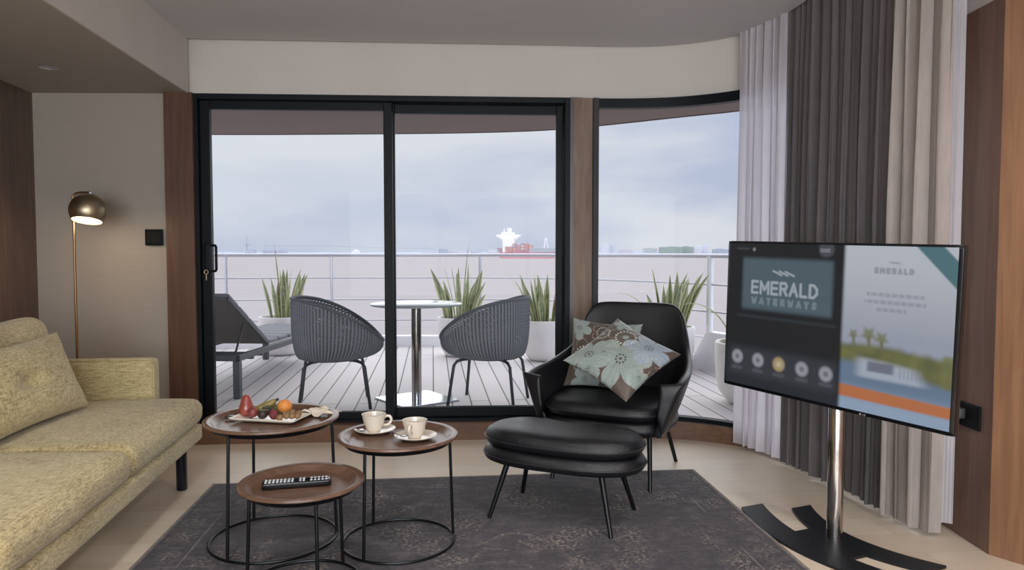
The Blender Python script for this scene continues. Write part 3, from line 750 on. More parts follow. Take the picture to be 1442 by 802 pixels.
# floral throw pillows
PB = Vector(rgb(92,79,72)[:3]); PA = Vector(rgb(156,168,164)[:3]); PA2 = Vector(rgb(158,170,184)[:3]); PL = Vector(rgb(178,168,156)[:3]); PD = Vector(rgb(70,60,56)[:3])
def flower_col(x, y, fl):
    c = PB.copy()
    for (cx, cy, R, rot, n, st) in fl:
        dx_, dy_ = x-cx, y-cy; r = math.hypot(dx_, dy_)
        if r > R*1.1: continue
        a = math.atan2(dy_, dx_)+rot
        edge = R*(.42+.58*abs(math.cos(n*a/2))**.55)
        if st in ('fill', 'blue'):
            if r < edge: 
                c = (PA if st == 'fill' else PA2) * (1 - .12*(1-r/R) + .06*math.sin(a*n*4))
                if abs(r-R*.16) < R*.035 and math.cos(a*9) > .1: c = PD.copy()
                if r < R*.05: c = PD*1.4
        elif st == 'line':
            if abs(r-edge) < .010: c = PL.copy()
        elif st == 'stamen':
            if r < R*.28: c = PA*1.05
            elif r < R*.8 and abs(math.sin(a*9)) < .10*R/r*.9: c = PA.copy()
            elif R*.8 <= r < R and math.cos(a*18) > .2: c = Vector(rgb(214,220,212)[:3])
    return c
def pillow(name, label, cat, size, T, m, fl=None, n=110, loc=(0,0,0), rot=None, seed=0, button=False, soft=.02, sag=0):
    mb = MB(); cols = []; h = size/2 if not isinstance(size, tuple) else None
    hx_, hy_ = (size/2, size/2) if h else (size[0]/2, size[1]/2)
    vs = []; 
    for side in (1, -1):
        for j in range(n):
            for i in range(n):
                u = math.sin((i/(n-1)-.5)*PI)*.35 + (i/(n-1)*2-1)*.65; v = math.sin((j/(n-1)-.5)*PI)*.35 + (j/(n-1)*2-1)*.65
                f = max(0, (1-abs(u)**2.4)*(1-abs(v)**2.4))**.52
                w = .007*noise.fractal(Vector((u*2.2+seed, v*2.2, side)), 1, 2, 3)*f + .006*math.sin(9*(u+v)+seed)*f*(abs(u)*abs(v))
                z = side*T/2*f + w
                if button: z -= side*.045*math.exp(-((u)**2+(v)**2)/.035)
                x = hx_*u*(1-.10*(1-v*v)); y = hy_*v*(1-.10*(1-u*u))
                y -= sag*f*(1-v)*.5
                vs.append((x, y, z)); 
                if fl is not None: cols.append(flower_col(u, v, fl) if side == 1 else flower_col(-u, v, fl))
    mb.v = vs
    for s_ in (0, 1):
        for j in range(n-1):
            for i in range(n-1):
                q = [s_*n*n+j*n+i, s_*n*n+j*n+i+1, s_*n*n+(j+1)*n+i+1, s_*n*n+(j+1)*n+i]
                if s_: q.reverse()
                mb.f.append(tuple(q)); mb.m.append(0)
    if cols: mb.col = cols
    me_o = mb.build(name, m, smooth=180)
    bm = bmesh.new(); bm.from_mesh(me_o.data); bmesh.ops.remove_doubles(bm, verts=bm.verts, dist=1e-5); bm.to_mesh(me_o.data); bm.free()
    me_o.location = loc; me_o.rotation_euler = rot or (0,0,0)
    tag(me_o, label, cat)
    return me_o
pm_ = attr_mat('floral_satin', .42, var=.07, vs=90, sheen=.2, bump=.15)
fl1 = [(-.78,.72,.40,.3,5,'fill'),(-.05,.62,.34,0,5,'line'),(-.02,.62,.22,0,5,'stamen'),(-.55,-.1,.5,.6,5,'line'),(-.55,-.15,.32,0,5,'stamen'),(.25,.1,.36,.9,5,'fill'),(.75,.8,.4,.2,5,'fill'),(-.4,-.85,.42,.2,5,'fill'),(.6,-.5,.5,.1,5,'fill')]
fl2 = [(.22,-.28,.80,.35,6,'fill'),(-.55,-.62,.62,1.1,5,'fill'),(.48,.52,.60,.1,5,'blue'),(-.22,.42,.5,.4,5,'line'),(-.20,.42,.30,0,5,'stamen'),(-.62,.85,.3,.2,5,'fill'),(.9,-.35,.3,.3,5,'fill'),(-.3,-.95,.35,0,5,'fill'),(.82,.12,.3,.1,5,'line'),(-.85,.2,.22,0,5,'stamen')]
PIL = {}
def pillow_frame(name, label, loc, right, up, fl, size, T, seed):
    right = Vector(right).normalized(); up = Vector(up); nrm = right.cross(up).normalized(); up = nrm.cross(right).normalized()
    # +z of the pillow faces the camera
    R = Matrix((right, up, nrm)).transposed()
    o = pillow(name, label, 'pillow', size, T, pm_, fl, n=150, loc=loc, rot=R.to_euler(), seed=seed)
    return o
pillow_frame('throw_pillow', 'floral throw pillow standing upright at the left of the armchair, partly covered', (.512, 4.005, .625), (.93,-.30,-.06), (.05,.38,.92), fl1, .40, .13, 2)
c45 = Vector((.98,-.10,.07)).normalized(); upv = Vector((.05,.80,.60)).normalized()
pillow_frame('throw_pillow', 'floral throw pillow turned on its corner in front of the other one', (.568, 3.70, .655), c45*.71 - upv*.71, upv*.71 + c45*.71, fl2, .43, .13, 5)

# ------------------------------------------------------------------ sofa (local: +x = front, +y = far end), yawed 8.3 degrees
SR = math.radians(8.3)
so = thing('sofa', 'mustard tweed three seat sofa with a low square arm, along the dark wall', 'sofa', (-1.63, 3.75, 0), SR)
# origin = far front corner; x<0 backwards, y<0 towards the camera
LEN = 2.75
MB().cushion((-.485,-LEN/2,.262), (.97,LEN,.088), .022, n=16).build('base', M['tweed'], so, smooth=80)
MB().cushion((-.36,-.497,.372), (.74,.99,.135), .055, puff=.022, n=26, wob=.006).build('seat_cushion', M['tweed'], so, smooth=180)
MB().cushion((-.36,-1.465,.372), (.74,.94,.135), .055, puff=.024, n=26, wob=.006, seed=4).build('seat_cushion', M['tweed'], so, smooth=180)
MB().cushion((-.36,-2.30,.372), (.74,.72,.135), .055, puff=.022, n=26, wob=.006, seed=9).build('seat_cushion', M['tweed'], so, smooth=180)
MB().cushion((-.585,.045,.435), (.69,.10,.42), .022, n=14).build('armrest', M['tweed'], so, smooth=80)
MB().cushion((-.56,-LEN-.045,.435), (.74,.10,.42), .022, n=14).build('armrest', M['tweed'], so, smooth=80)
MB().tube([(-.242,-.0,.30),(-.242,-.0,.625),(-.255,.0,.643),(-.92,.0,.643)], .006, 8).build('piping', M['tweed'], so)
MB().cushion((-.90,-LEN/2,.46), (.14,LEN,.42), .03, n=14).build('backrest', M['tweed'], so, smooth=80)
Rb = Matrix.Rotation(math.radians(-12), 3, 'Y')
for k, (yc, w) in enumerate(((-.54,.86),(-1.44,.93),(-2.3,.76))):
    MB().cushion((-.735,yc,.665), (.21,w,.44), .085, n=22, R=Rb, wob=.012, seed=3+k).build('back_cushion', M['tweed'], so, smooth=180)
navy = mat('navy_black_lacquer', rgb(16,18,34), .3, var=.04)
for (x, y) in ((-.065,-.16),(-.85,-.16),(-.065,-LEN+.16),(-.85,-LEN+.16)):
    MB().lathe([(.022,0),(.026,.006),(.026,.222)], (x, y, 0), 20).build('leg', navy, so, smooth=40)
# button cushion leaning on the back cushion
Rs = Matrix.Rotation(SR, 3, 'Z')
cn = Rs @ Vector((-.545,-.725,.640)) + Vector((-1.63,3.75,0))
right = Rs @ Vector((.10,1,.02)); up = Rs @ Vector((-.36,.0,.93))
right.normalize(); nrm = right.cross(up).normalized()
if nrm.x < 0: right = -right; nrm = right.cross(up).normalized()
up = nrm.cross(right).normalized()
Rm = Matrix((right, up, nrm)).transposed()
po = pillow('sofa_cushion', 'mustard tweed cushion with a sunken centre leaning on the sofa back', 'cushion', (.86,.38), .19, M['tweed'], None, n=70, loc=cn, rot=Rm.to_euler(), seed=11, button=True)

# ------------------------------------------------------------------ floor lamp
fx, fy = -2.535, 4.16
la = thing('floor_lamp', 'slim brass floor lamp with a lit globe shade behind the sofa arm', 'lamp', (fx, fy, 0))
MB().lathe([(.12,0),(.125,.004),(.125,.014),(.115,.018),(.02,.020),(.010,.03)], seg=48).build('base', M['brass'], la)
MB().tube([(.0,0,.02),(.0,0,1.515)], .0065, 12).build('pole', M['brass_rod'], la)
MB().tube([(.0,0,1.510),(.003,0,1.528),(.015,.003,1.540),(.045,.004,1.545),(.090,.004,1.545)], .0065, 12).build('arm', M['brass_rod'], la)
sx_, sy_, sz_ = .098, -.02, 1.440
R_ = .099
prof = []
for i in range(30):
    th = math.radians(4 + (127-4)*i/29); prof.append((R_*math.sin(th), R_*math.cos(th)))
TILT = (math.radians(-15), 0, 0); C0 = (sx_, sy_, sz_)
def sh_part(mb, name, m, parent=None, smooth=60):
    o = mb.build(name, m, parent or la, smooth=smooth)
    if parent is None: o.location = C0; o.rotation_euler = TILT
    return o
lsh = sh_part(MB().lathe(prof, (0,0,0), 56, capb=False, capt=False), 'lamp_shade', M['brass'], smooth=180)
sh_part(MB().lathe([(r-.003, z-.002) for r, z in prof], (0,0,0), 56, capb=False, capt=False), 'shade_lining', mat('white_shade_lining', rgb(236,226,205), .6, var=.02), lsh, 180)
sh_part(MB().lathe([(.006,0),(.012,.004),(.012,.012),(.004,.016)], (0,0,R_-.004), 16), 'cap', M['steel'])
sh_part(MB().lathe([(.0,0),(R_*math.sin(math.radians(127))-.003,0)], (0,0,R_*math.cos(math.radians(127))+.006), 40, capb=False, capt=False), 'diffuser', emis('lamp_diffuser', (1,.86,.60,1), 1.35))

# ------------------------------------------------------------------ television on a stand
F_ = {'E':[(0,0,0,1),(0,1,.6,1),(0,.5,.55,.5),(0,0,.6,0)],'M':[(0,0,0,1),(0,1,.4,.3),(.4,.3,.8,1),(.8,1,.8,0)],'R':[(0,0,0,1),(0,1,.5,1),(.5,1,.62,.78),(.62,.78,.5,.5),(.5,.5,0,.5),(.3,.5,.62,0)],
 'A':[(0,0,.35,1),(.35,1,.7,0),(.14,.38,.56,.38)],'L':[(0,0,0,1),(0,0,.55,0)],'D':[(0,0,0,1),(0,1,.35,1),(.35,1,.65,.7),(.65,.7,.65,.3),(.65,.3,.35,0),(.35,0,0,0)],
 'W':[(0,1,.22,0),(.22,0,.45,.7),(.45,.7,.68,0),(.68,0,.9,1)],'T':[(.3,0,.3,1),(0,1,.6,1)],'Y':[(0,1,.3,.5),(.6,1,.3,.5),(.3,.5,.3,0)],'S':[(.6,.9,.3,1),(.3,1,.05,.8),(.05,.8,.1,.6),(.1,.6,.5,.42),(.5,.42,.58,.2),(.58,.2,.3,0),(.3,0,0,.1)],
 'O':[(.1,.1,0,.5),(0,.5,.1,.9),(.1,.9,.5,.9),(.5,.9,.62,.5),(.62,.5,.5,.1),(.5,.1,.1,.1)]}
def strokes(txt, x, y, h, gap):
    out = []
    for ch in txt:
        if ch in F_:
            for a in F_[ch]: out.append((x+a[0]*h, y+a[1]*h, x+a[2]*h, y+a[3]*h))
            x += (max(max(a[0], a[2]) for a in F_[ch])+gap)*h
        else: x += (.3+gap)*h
    return out
def sdist(px, py, s):
    x0_, y0_, x1_, y1_ = s; dx_, dy_ = x1_-x0_, y1_-y0_; L2 = dx_*dx_+dy_*dy_ or 1e-9
    t_ = max(0, min(1, ((px-x0_)*dx_+(py-y0_)*dy_)/L2)); return math.hypot(px-x0_-t_*dx_, py-y0_-t_*dy_)
def sstep(e0, e1, x):
    t_ = max(0, min(1, (x-e0)/(e1-e0))); return t_*t_*(3-2*t_)
SW, SH = .965, .615
TXT = [(strokes('EMERALD', .128, .406, .048, .34), .0072, (188,198,208), .78),
       (strokes('WATERWAYS', .130, .362, .022, .98), .0062, (150,168,178), .55),
       (strokes('EMERALD', .680, .519, .015, .78), .005, (140,148,162), .75),
       (strokes('ROOM', .455, .588, .010, .3), .0042, (150,155,160), .6)]
def waves(x, y, cx, cy, w):
    s = 0
    for k in (-1, 0, 1):
        X = (x-cx-k*w*.62)/w
        if abs(X) < .62:
            yy = cy - w*.17*math.sin(X*PI*.8); s = max(s, sstep(w*.15, w*.03, abs(y-yy))*sstep(.62, .4, abs(X)))
    return s
def C(*c): return Vector(rgb(*c)[:3])
def screen(x, y):
    """x 0..SW from the left, y 0..SH from the bottom; softly focused picture"""
    blk = C(22,28,36)
    cL = blk.lerp(C(40,46,56), sstep(.22,.05, y)*.8)
    def rect(xa, xb, ya, yb, s=.014): return sstep(xa-s, xa+s, x)*sstep(xb+s, xb-s, x)*sstep(ya-s, ya+s, y)*sstep(yb+s, yb-s, y)
    cL = cL.lerp(C(84,104,116), rect(.076, .511, .335, .553))
    cL = cL.lerp(C(46,58,66), rect(.05, .53, .298, .308, .008)*.9)
    cL = cL.lerp(C(190,200,208), waves(x, y, .285, .494, .048)*.75)
    cL = cL.lerp(C(66,70,80), rect(.02, .54, .045, .165, .02)*.6)
    for k, cx in enumerate((.061,.172,.278,.389,.497)):
        r = math.hypot(x-cx, y-.120+.006*k/4); col = C(168,172,180) if k != 2 else C(190,172,128)
        cL = cL.lerp(col, sstep(.038,.020, r)*.9); cL = cL.lerp(C(88,94,104) if k != 2 else C(222,210,180), sstep(.017,.004, r)*.7)
        cL = cL.lerp(C(108,112,120), sstep(.012,.003, abs(y-.072))*sstep(.036,.020, abs(x-cx))*.45)
    cL = cL.lerp(C(84,90,98), sstep(.042,.026, math.hypot(x-.478, (y-.598)*1.1))*.8)
    cL = cL.lerp(C(84,88,98), rect(.04, .11, .588, .596, .006)*.6); cL = cL.lerp(C(160,158,160), sstep(.012,.004, math.hypot(x-.132, y-.590))*.7)
    xr = (x-.56)/(SW-.56)
    sky = C(170,176,192).lerp(C(202,208,218), sstep(.24,.60, y))
    cR = sky.lerp(C(160,168,194), .6*sstep(.33,.29, y)*(.5+.5*noise.noise(Vector((x*12, y*40, 0)))))
    hor = .222 + .008*math.sin(xr*5)
    g = C(132,134,82).lerp(C(92,98,66), .5+.5*noise.noise(Vector((x*22, y*22, 4))))
    cR = cR.lerp(g, sstep(hor+.040+.014*noise.noise(Vector((x*30,0,2))), hor+.008, y))
    cR = cR.lerp(C(112,134,160).lerp(C(158,178,204), sstep(.12,.02, y)), sstep(hor-.022-.035*xr, hor-.055-.035*xr, y))
    for (px_, py_, rr) in ((.605,.285,.016),(.665,.290,.024),(.715,.280,.022)):
        r = math.hypot((x-px_)/1.0, (y-py_)); a = math.atan2(y-py_, x-px_)
        cR = cR.lerp(C(122,126,84), sstep(rr*1.5, rr*.3, r*(1+.18*math.sin(5*a)))*.85)
        cR = cR.lerp(C(116,116,90), sstep(.010,.003, abs(x-px_-.1*(py_-y)))*sstep(py_, py_-.01, y)*sstep(.22,.235,y)*.7)
    bt_ = sstep(.60,.655, x)*sstep(.90,.83, x+(y-.15)*.6)*sstep(.122,.140, y)*sstep(.222,.195, y+.03*xr)
    cR = cR.lerp(C(188,196,212), bt_*.85)
    cR = cR.lerp(C(96,102,120), sstep(.655,.675, x)*sstep(.775,.755, x)*sstep(.150,.162, y)*sstep(.20,.185, y)*.8)
    for k in range(6): cR = cR.lerp(C(138,146,164), sstep(.006,.001, abs(x-.790-.014*k))*sstep(.14,.155,y)*sstep(.19,.178,y)*.5)
    cR = cR.lerp(C(198,122,78), sstep(.040,.052, y+.005*xr)*sstep(.098,.086, y+.012*xr))
    cR = cR.lerp(C(132,138,154), strokes_small(x, y)*.7)
    cR = cR.lerp(C(150,156,170), waves(x, y, .752, .556, .020)*.9)
    d = (x-SW) + (y-SH); cR = cR.lerp(C(84,124,134), sstep(-.144,-.132, d)*sstep(-.039,-.051, d))
    cR = cR.lerp(g*1.15, sstep(.925,.945, x)*sstep(.13,.15,y)*sstep(.26,.24,y)*.9)
    c = cL.lerp(cR, sstep(.547,.568, x))
    for st_, w_, col, s_ in TXT:
        bb = BB[id(st_)]
        if bb[0]-.03 < x < bb[1]+.03 and bb[2]-.02 < y < bb[3]+.02:
            dd = min(sdist(x, y, q) for q in st_); c = c.lerp(C(*col), sstep(w_*1.25, w_*.35, dd)*s_)
    return c
BB = {id(s): (min(min(q[0],q[2]) for q in s), max(max(q[0],q[2]) for q in s), min(min(q[1],q[3]) for q in s), max(max(q[1],q[3]) for q in s)) for s, _, _, _ in TXT}
def strokes_small(x, y):
    s = 0
    for (xa, xb, yc) in ((.650,.860,.440),(.642,.868,.413),(.69,.80,.386)):
        if xa < x < xb: s = max(s, sstep(.010,.003, abs(y-yc))*(.55+.45*math.sin(x*420+yc*90)*math.sin(x*173)))
    return s
pR = Vector((1.470, 2.35)); pL = Vector((.955, 3.20)); tc_ = (pR+pL)/2; td = (pR-pL).normalized(); tang = math.atan2(td.y, td.x)
TW = (pR-pL).length; THh = .640; zc = .918
tv = thing('television', 'large flat television on a chrome pole stand in front of the drapes', 'television', (tc_.x, tc_.y, 0), tang)
Rt = Matrix.Rotation(math.radians(1.55), 3, 'Y')     # local -y faces the camera
bz = MB(); bz.cushion((0,.02,zc), (TW,.035,THh), .006, n=10, R=Rt); bz.build('casing', mat('gloss_black_bezel', rgb(12,14,18), .2, var=.03), tv, smooth=60)
bz2 = MB(); bz2.cushion((0,.055,zc-.06), (TW*.7,.05,THh*.6), .02, n=10, R=Rt); bz2.build('rear_housing', M['alu'], tv, smooth=60)
sg = MB(); n1, n2 = 420, 270
cols = []
def scr(u, v):
    p = Rt @ Vector(((u-.5)*SW, 0, (v-.5)*SH)); return (p.x, p.y+.0010, p.z+zc+.003)
for j in range(n2):
    for i in range(n1): cols.append(screen(i/(n1-1)*SW, j/(n2-1)*SH))
sg.grid(scr, n1, n2); sg.col = cols
sm = attr_mat('screen_picture', .35, emit=.66)
sg.build('screen', sm, tv, smooth=180)
# small maker mark under the picture
lgm = MB()
p = Rt @ Vector((.165,0,-THh/2+.0065)); lgm.ball((p.x, p.y-.0005, p.z+zc), .0042, 14, 8, (1,.25,1))
lgm.box((p.x+.010, p.y-.0003, p.z+zc), (.0018,.0012,.007)); lgm.box((p.x+.012, p.y-.0003, p.z+zc-.003), (.005,.0012,.0014))
lgm.tube([(p.x+.020+.0032*math.cos(a), p.y-.0003, p.z+zc+.0032*math.sin(a)) for a in [math.radians(60+k*28) for k in range(11)]], .0007, 6); lgm.build('maker_mark', M['steel'], tv)
# pole behind, base plate on the floor
loc2 = Matrix.Rotation(-tang, 2) @ (Vector((1.348,2.95)) - tc_)
MB().lathe([(.032,.010),(.032,1.15),(.028,1.155)], (loc2.x, loc2.y, 0), 40).build('pole', M['chrome'], tv, smooth=50)
MB().box((loc2.x, (loc2.y+.07)/2+.01, .93), (.20, loc2.y-.10, .16)).build('bracket', M['black_leg'], tv, smooth=0, bevel=.004)
bu = Vector((.38,-.925)).normalized(); bang = math.atan2(bu.y, bu.x) - tang
def strip(L0, L1, n0, k, w):
    out = []
    for i in range(41):
        u = L0+(L1-L0)*i/40; out.append((u, n0-k*u*u))
    up_ = [(u, nn+w/2) for u, nn in out]; dn = [(u, nn-w/2) for u, nn in reversed(out)]
    return up_+dn
Rb2 = Matrix.Rotation(bang, 2)
def tr2(poly):   # u along, n towards the camera side (= -y local of the base)
    r = []
    for u, nn in poly:
        q = Rb2 @ Vector((u+.04, -nn)); r.append((q.x+loc2.x, q.y+loc2.y))
    return list(reversed(r))
bs = MB(); bs.prism(tr2(strip(-.47,.47,.18,.55,.125)), 0.0, .012); bs.prism(tr2(strip(-.37,.33,-.02,.9,.115)), 0.0, .0121); bs.prism(tr2([(-.15,-.05),(.14,-.05),(.14,.16),(-.15,.16)]), 0, .0119)
bs.build('base_plate', mat('black_powder_coat', rgb(20,24,30), .45, .2, var=.03), tv, smooth=0)

# ------------------------------------------------------------------ outside: deck, rail, overhang
dk = MB(); Rl = chaikin([(-7.0,7.9),(-4.5,8.75),(-3,9.0),(-1.1,9.15),(0,9.05),(.7,8.75),(1.2,8.3),(1.65,7.75),(2.0,7.15),(2.35,6.4),(2.7,5.4),(2.9,4.2),(2.95,2.6)], 2)
deckpoly = list(reversed(Rl)) + [(-7.0,4.66),(-2.0,4.66)] 
inn = [p for p in offset(Wall, .09)][1:]
dk.prism([(p[0],p[1]) for p in ([(-7.0,4.64),(-2.1,4.64)] + inn + [(2.05,3.05),(2.05,2.6)] + list(reversed(Rl)))], -.10, .0)
struct(dk.build('deck_floor', M['deck'], smooth=0))
# low white bulwark (taller to the right)
def bulwark(path, zlo, zhi):
    a = offset(path, .0); b = offset(path, .12); n = len(path); vs = []; fs = []
    for i in range(n):
        z = zhi if path[i][0] > 1.93 else zlo
        vs += [(a[i][0],a[i][1],-.02),(a[i][0],a[i][1],z),(b[i][0],b[i][1],z),(b[i][0],b[i][1],-.6)]
    for i in range(n-1):
        for k in range(4): fs.append((i*4+k, (i+1)*4+k, (i+1)*4+(k+1)%4, i*4+(k+1)%4))
    fs += [(0,1,2,3), tuple(reversed([(n-1)*4+k for k in range(4)]))]
    return MB().add(vs, fs)
struct(bulwark(Rl, .135, .40).build('wall_bulwark', M['white_paint'], smooth=30, bevel=.01))
rail = thing('deck_railing', 'curved steel railing of four horizontal bars around the ship deck', 'railing', (0,0,0))
rp_ = offset(Rl, .05)
for z, r in ((1.165,.024),(.875,.010),(.60,.010),(.335,.010)):
    MB().tube([(p[0],p[1],z) for p in rp_], r, 10).build('rail', M['steel'], rail, smooth=180)
def near(x):
    return min(rp_, key=lambda p: abs(p[0]-x) + (0 if p[1] > 5 else 9))
for x in (-5.4,-3.68,-2.08,-.35,.98,1.98,2.62):
    p = near(x); MB().tube([(p[0],p[1],.1),(p[0],p[1],1.16)], .019 if x != 1.98 else .034, 10).build('post', M['white_paint'] if x == 1.98 else M['steel'], rail)
# overhang above the deck
ohp = chaikin([(-7,6.4),(-4.5,6.95),(-2.965,7.106),(-1.28,7.05),(-.3,6.98),(.40,6.83),(.95,6.5),(1.40,6.19),(1.95,5.86),(2.5,5.2),(2.9,4.2),(2.95,2.6)], 2)
oh = MB(); oh.prism([(-7,4.62),(-2.1,4.62)] + inn + [(2.05,3.05),(2.05,2.6)] + list(reversed(ohp)), 2.35, 2.42)
struct(oh.build('ceiling_overhang', M['overhang'], smooth=0))
struct(ribbon(ohp, 2.35, 2.75, .05, 'trim_6', M['overhang'], off=.0))
struct(ribbon([(-7,4.6),(-2.0,4.6)], 0, 2.4, .1, 'wall_exterior', M['white_paint'], off=.06, smooth=0))
hf = MB(); hf.prism([(-7,4.64),(2.3,4.9),(3.1,2.4),(3.1,-3.3),(-7,-3.3)], 2.75, 2.8); struct(hf.build('roof', M['white_paint'], smooth=0))

# ------------------------------------------------------------------ outside furniture
def wicker_chair(loc, rz, label):
    t = thing('wicker_chair', label, 'chair', loc, rz, group='round wicker chairs at the deck table')
    # local: back at -x, opening at +x
    def rim(a):
        # a = 0 at the front, PI at the back
        b = (1-math.cos(a))/2      # 0 front .. 1 back
        R = .35 + .025*math.sin(a)**2
        z = .50 + .345*math.sin(b*PI/2)**.85
        return Vector((R*math.cos(a) + .03, R*1.02*math.sin(a), z))
    def sfn(u, v):
        a = 2*PI*u - PI; top_ = rim(a); Rb_ = .24
        bot = Vector((Rb_*math.cos(a)-.02, Rb_*math.sin(a), .375))
        c_ = Vector((top_.x*1.04, top_.y*1.04, bot.z+.02))
        p = bot*(1-v)**2 + c_*2*v*(1-v) + top_*v*v
        rib = .0035*math.sin(2*PI*84*u)
        d = Vector((math.cos(a), math.sin(a), 0)); p += d*rib
        return tuple(p)
    nu, nv = 560, 18
    mb = MB(); vs = []; uv = []
    for j in range(nv):
        for i in range(nu+1):
            u, v = i/nu, j/(nv-1); vs.append(sfn(u, v)); uv.append((u, v))
    fs = [(j*(nu+1)+i, j*(nu+1)+i+1, (j+1)*(nu+1)+i+1, (j+1)*(nu+1)+i) for j in range(nv-1) for i in range(nu)]
    mb.add(vs, fs); mb.uv = uv; mb.build('woven_shell', M['wicker'], t, smooth=180)
    MB().tube([rim(2*PI*i/90-PI) for i in range(90)], .013, 10, closed=True).build('rim', M['wicker_rim'], t, smooth=180)
    MB().lathe([(.22,.365),(.228,.372),(.22,.382),(.001,.382)], (-.02,0,0), 48).build('seat_base', M['outleg'], t)
    MB().lathe([(.20,.384),(.245,.395),(.25,.425),(.235,.442),(.001,.448)], (.0,0,0), 48).build('seat_cushion', M['cushion_grey'], t, smooth=60)
    for sx in (-1, 1):
        for sy in (-1, 1):
            MB().tube([(sx*.06,sy*.06,.366),(sx*.17,sy*.16,.362),(sx*.205,sy*.19,.350),(sx*.225,sy*.205,.32),(sx*.265,sy*.245,.0)], .0125, 12).build('leg', M['outleg'], t, smooth=180)
    return t
wicker_chair((-1.40, 5.62, 0), math.radians(14), 'grey wicker tub chair left of the round deck table')
wicker_chair((-.185, 5.70, 0), math.radians(180-14), 'grey wicker tub chair right of the round deck table')
dt = thing('deck_table', 'round pale topped deck table on a chrome column between the wicker chairs', 'table', (-.775, 5.79, 0))
MB().lathe([(.355,.772),(.368,.778),(.370,.784),(.366,.789),(.001,.789)], seg=72).build('tabletop', M['table_glass'], dt, smooth=60)
MB().lathe([(.10,.762),(.10,.772)], seg=32).build('support_plate', M['black_leg'], dt)
MB().lathe([(.041,.014),(.041,.764)], seg=32).build('column', M['chrome'], dt, smooth=60)
bp_ = MB(); bp_.box((0,0,.008), (.50,.50,.014), rz=math.radians(38)); bp_.build('base_plate', M['plate_steel'], dt, smooth=0, bevel=.002)

# lounger
lo = thing('sun_lounger', 'grey metal sun lounger with a raised mesh back on the deck by the door', 'sun lounger', (-2.25, 5.84, 0), math.radians(-4.5))
# local: +y towards the foot, x to the right; right rail at x=0, left at x=-.68
LW, LLn = .68, 2.12
MB().bar((0,0,.335),(0,LLn,.335),.045,.05).build('side_rail', M['lounge_frame'], lo, smooth=0, bevel=.004)
MB().bar((-LW,0,.335),(-LW,LLn,.335),.045,.05).build('side_rail', M['lounge_frame'], lo, smooth=0, bevel=.004)
for y in (0.0, LLn):
    MB().bar((-LW,y,.335),(0,y,.335),.045,.05).build('end_rail', M['lounge_frame'], lo, smooth=0, bevel=.004)
for x in (0, -LW):
    for y in (0.0, LLn):
        MB().box((x,y,.155),(.055,.055,.31)).build('leg', M['lounge_frame'], lo, smooth=0, bevel=.004)
for y in (.30, .5):
    MB().bar((-LW,y,.30),(0,y,.30),.03,.03).build('cross_bar', M['lounge_frame'], lo, smooth=0)
hy_, hz_ = .66, .375; ty, tz = -.10, .835
for x in (-.03, -LW+.03):
    MB().bar((x,hy_,hz_),(x,ty,tz),.03,.03).build('back_rail', M['lounge_frame'], lo, smooth=0, bevel=.003)
MB().bar((-LW+.03,ty,tz),(-.03,ty,tz),.03,.03).build('back_rail', M['lounge_frame'], lo, smooth=0, bevel=.003)
MB().bar((-LW/2,hy_,hz_-.004),(-LW/2,ty,tz-.004),LW-.08,.006).build('back_sling', M['lounge_sling'], lo, smooth=0)
for x in (-.05, -LW+.05): MB().tube([(x,.30,.34),(x,.30,.60)] if False else [(x,.06,.345),(x,.235,.60)], .009, 8).build('support_strut', M['alu_grey'], lo)
nb = Vector((0, tz-hz_, hy_-ty)).normalized()
bd = Vector((0, ty-hy_, tz-hz_)); L_ = bd.length; bd.normalize()
for k in range(4):
    s0, s1 = k/4*L_, (k+1)/4*L_ - .012
    c_ = Vector((-LW/2, hy_, hz_)) + bd*(s0+s1)/2 + Vector((0, .62, .785)).normalized()*.035
    R3 = Matrix.Rotation(math.atan2(bd.z, bd.y), 3, 'X')
    MB().cushion(c_, (LW-.06, s1-s0, .04), .018, n=8, R=R3).build('back_pad', M['lounge_pad'], lo, smooth=180)
for k in range(6):
    y0_ = hy_+.03 + k*(LLn-hy_-.03)/6; y1_ = y0_ + (LLn-hy_-.03)/6 - .012
    MB().cushion((-LW/2,(y0_+y1_)/2,.385),(LW-.06,y1_-y0_,.045),.018,n=8).build('seat_pad', M['lounge_pad'], lo, smooth=180)

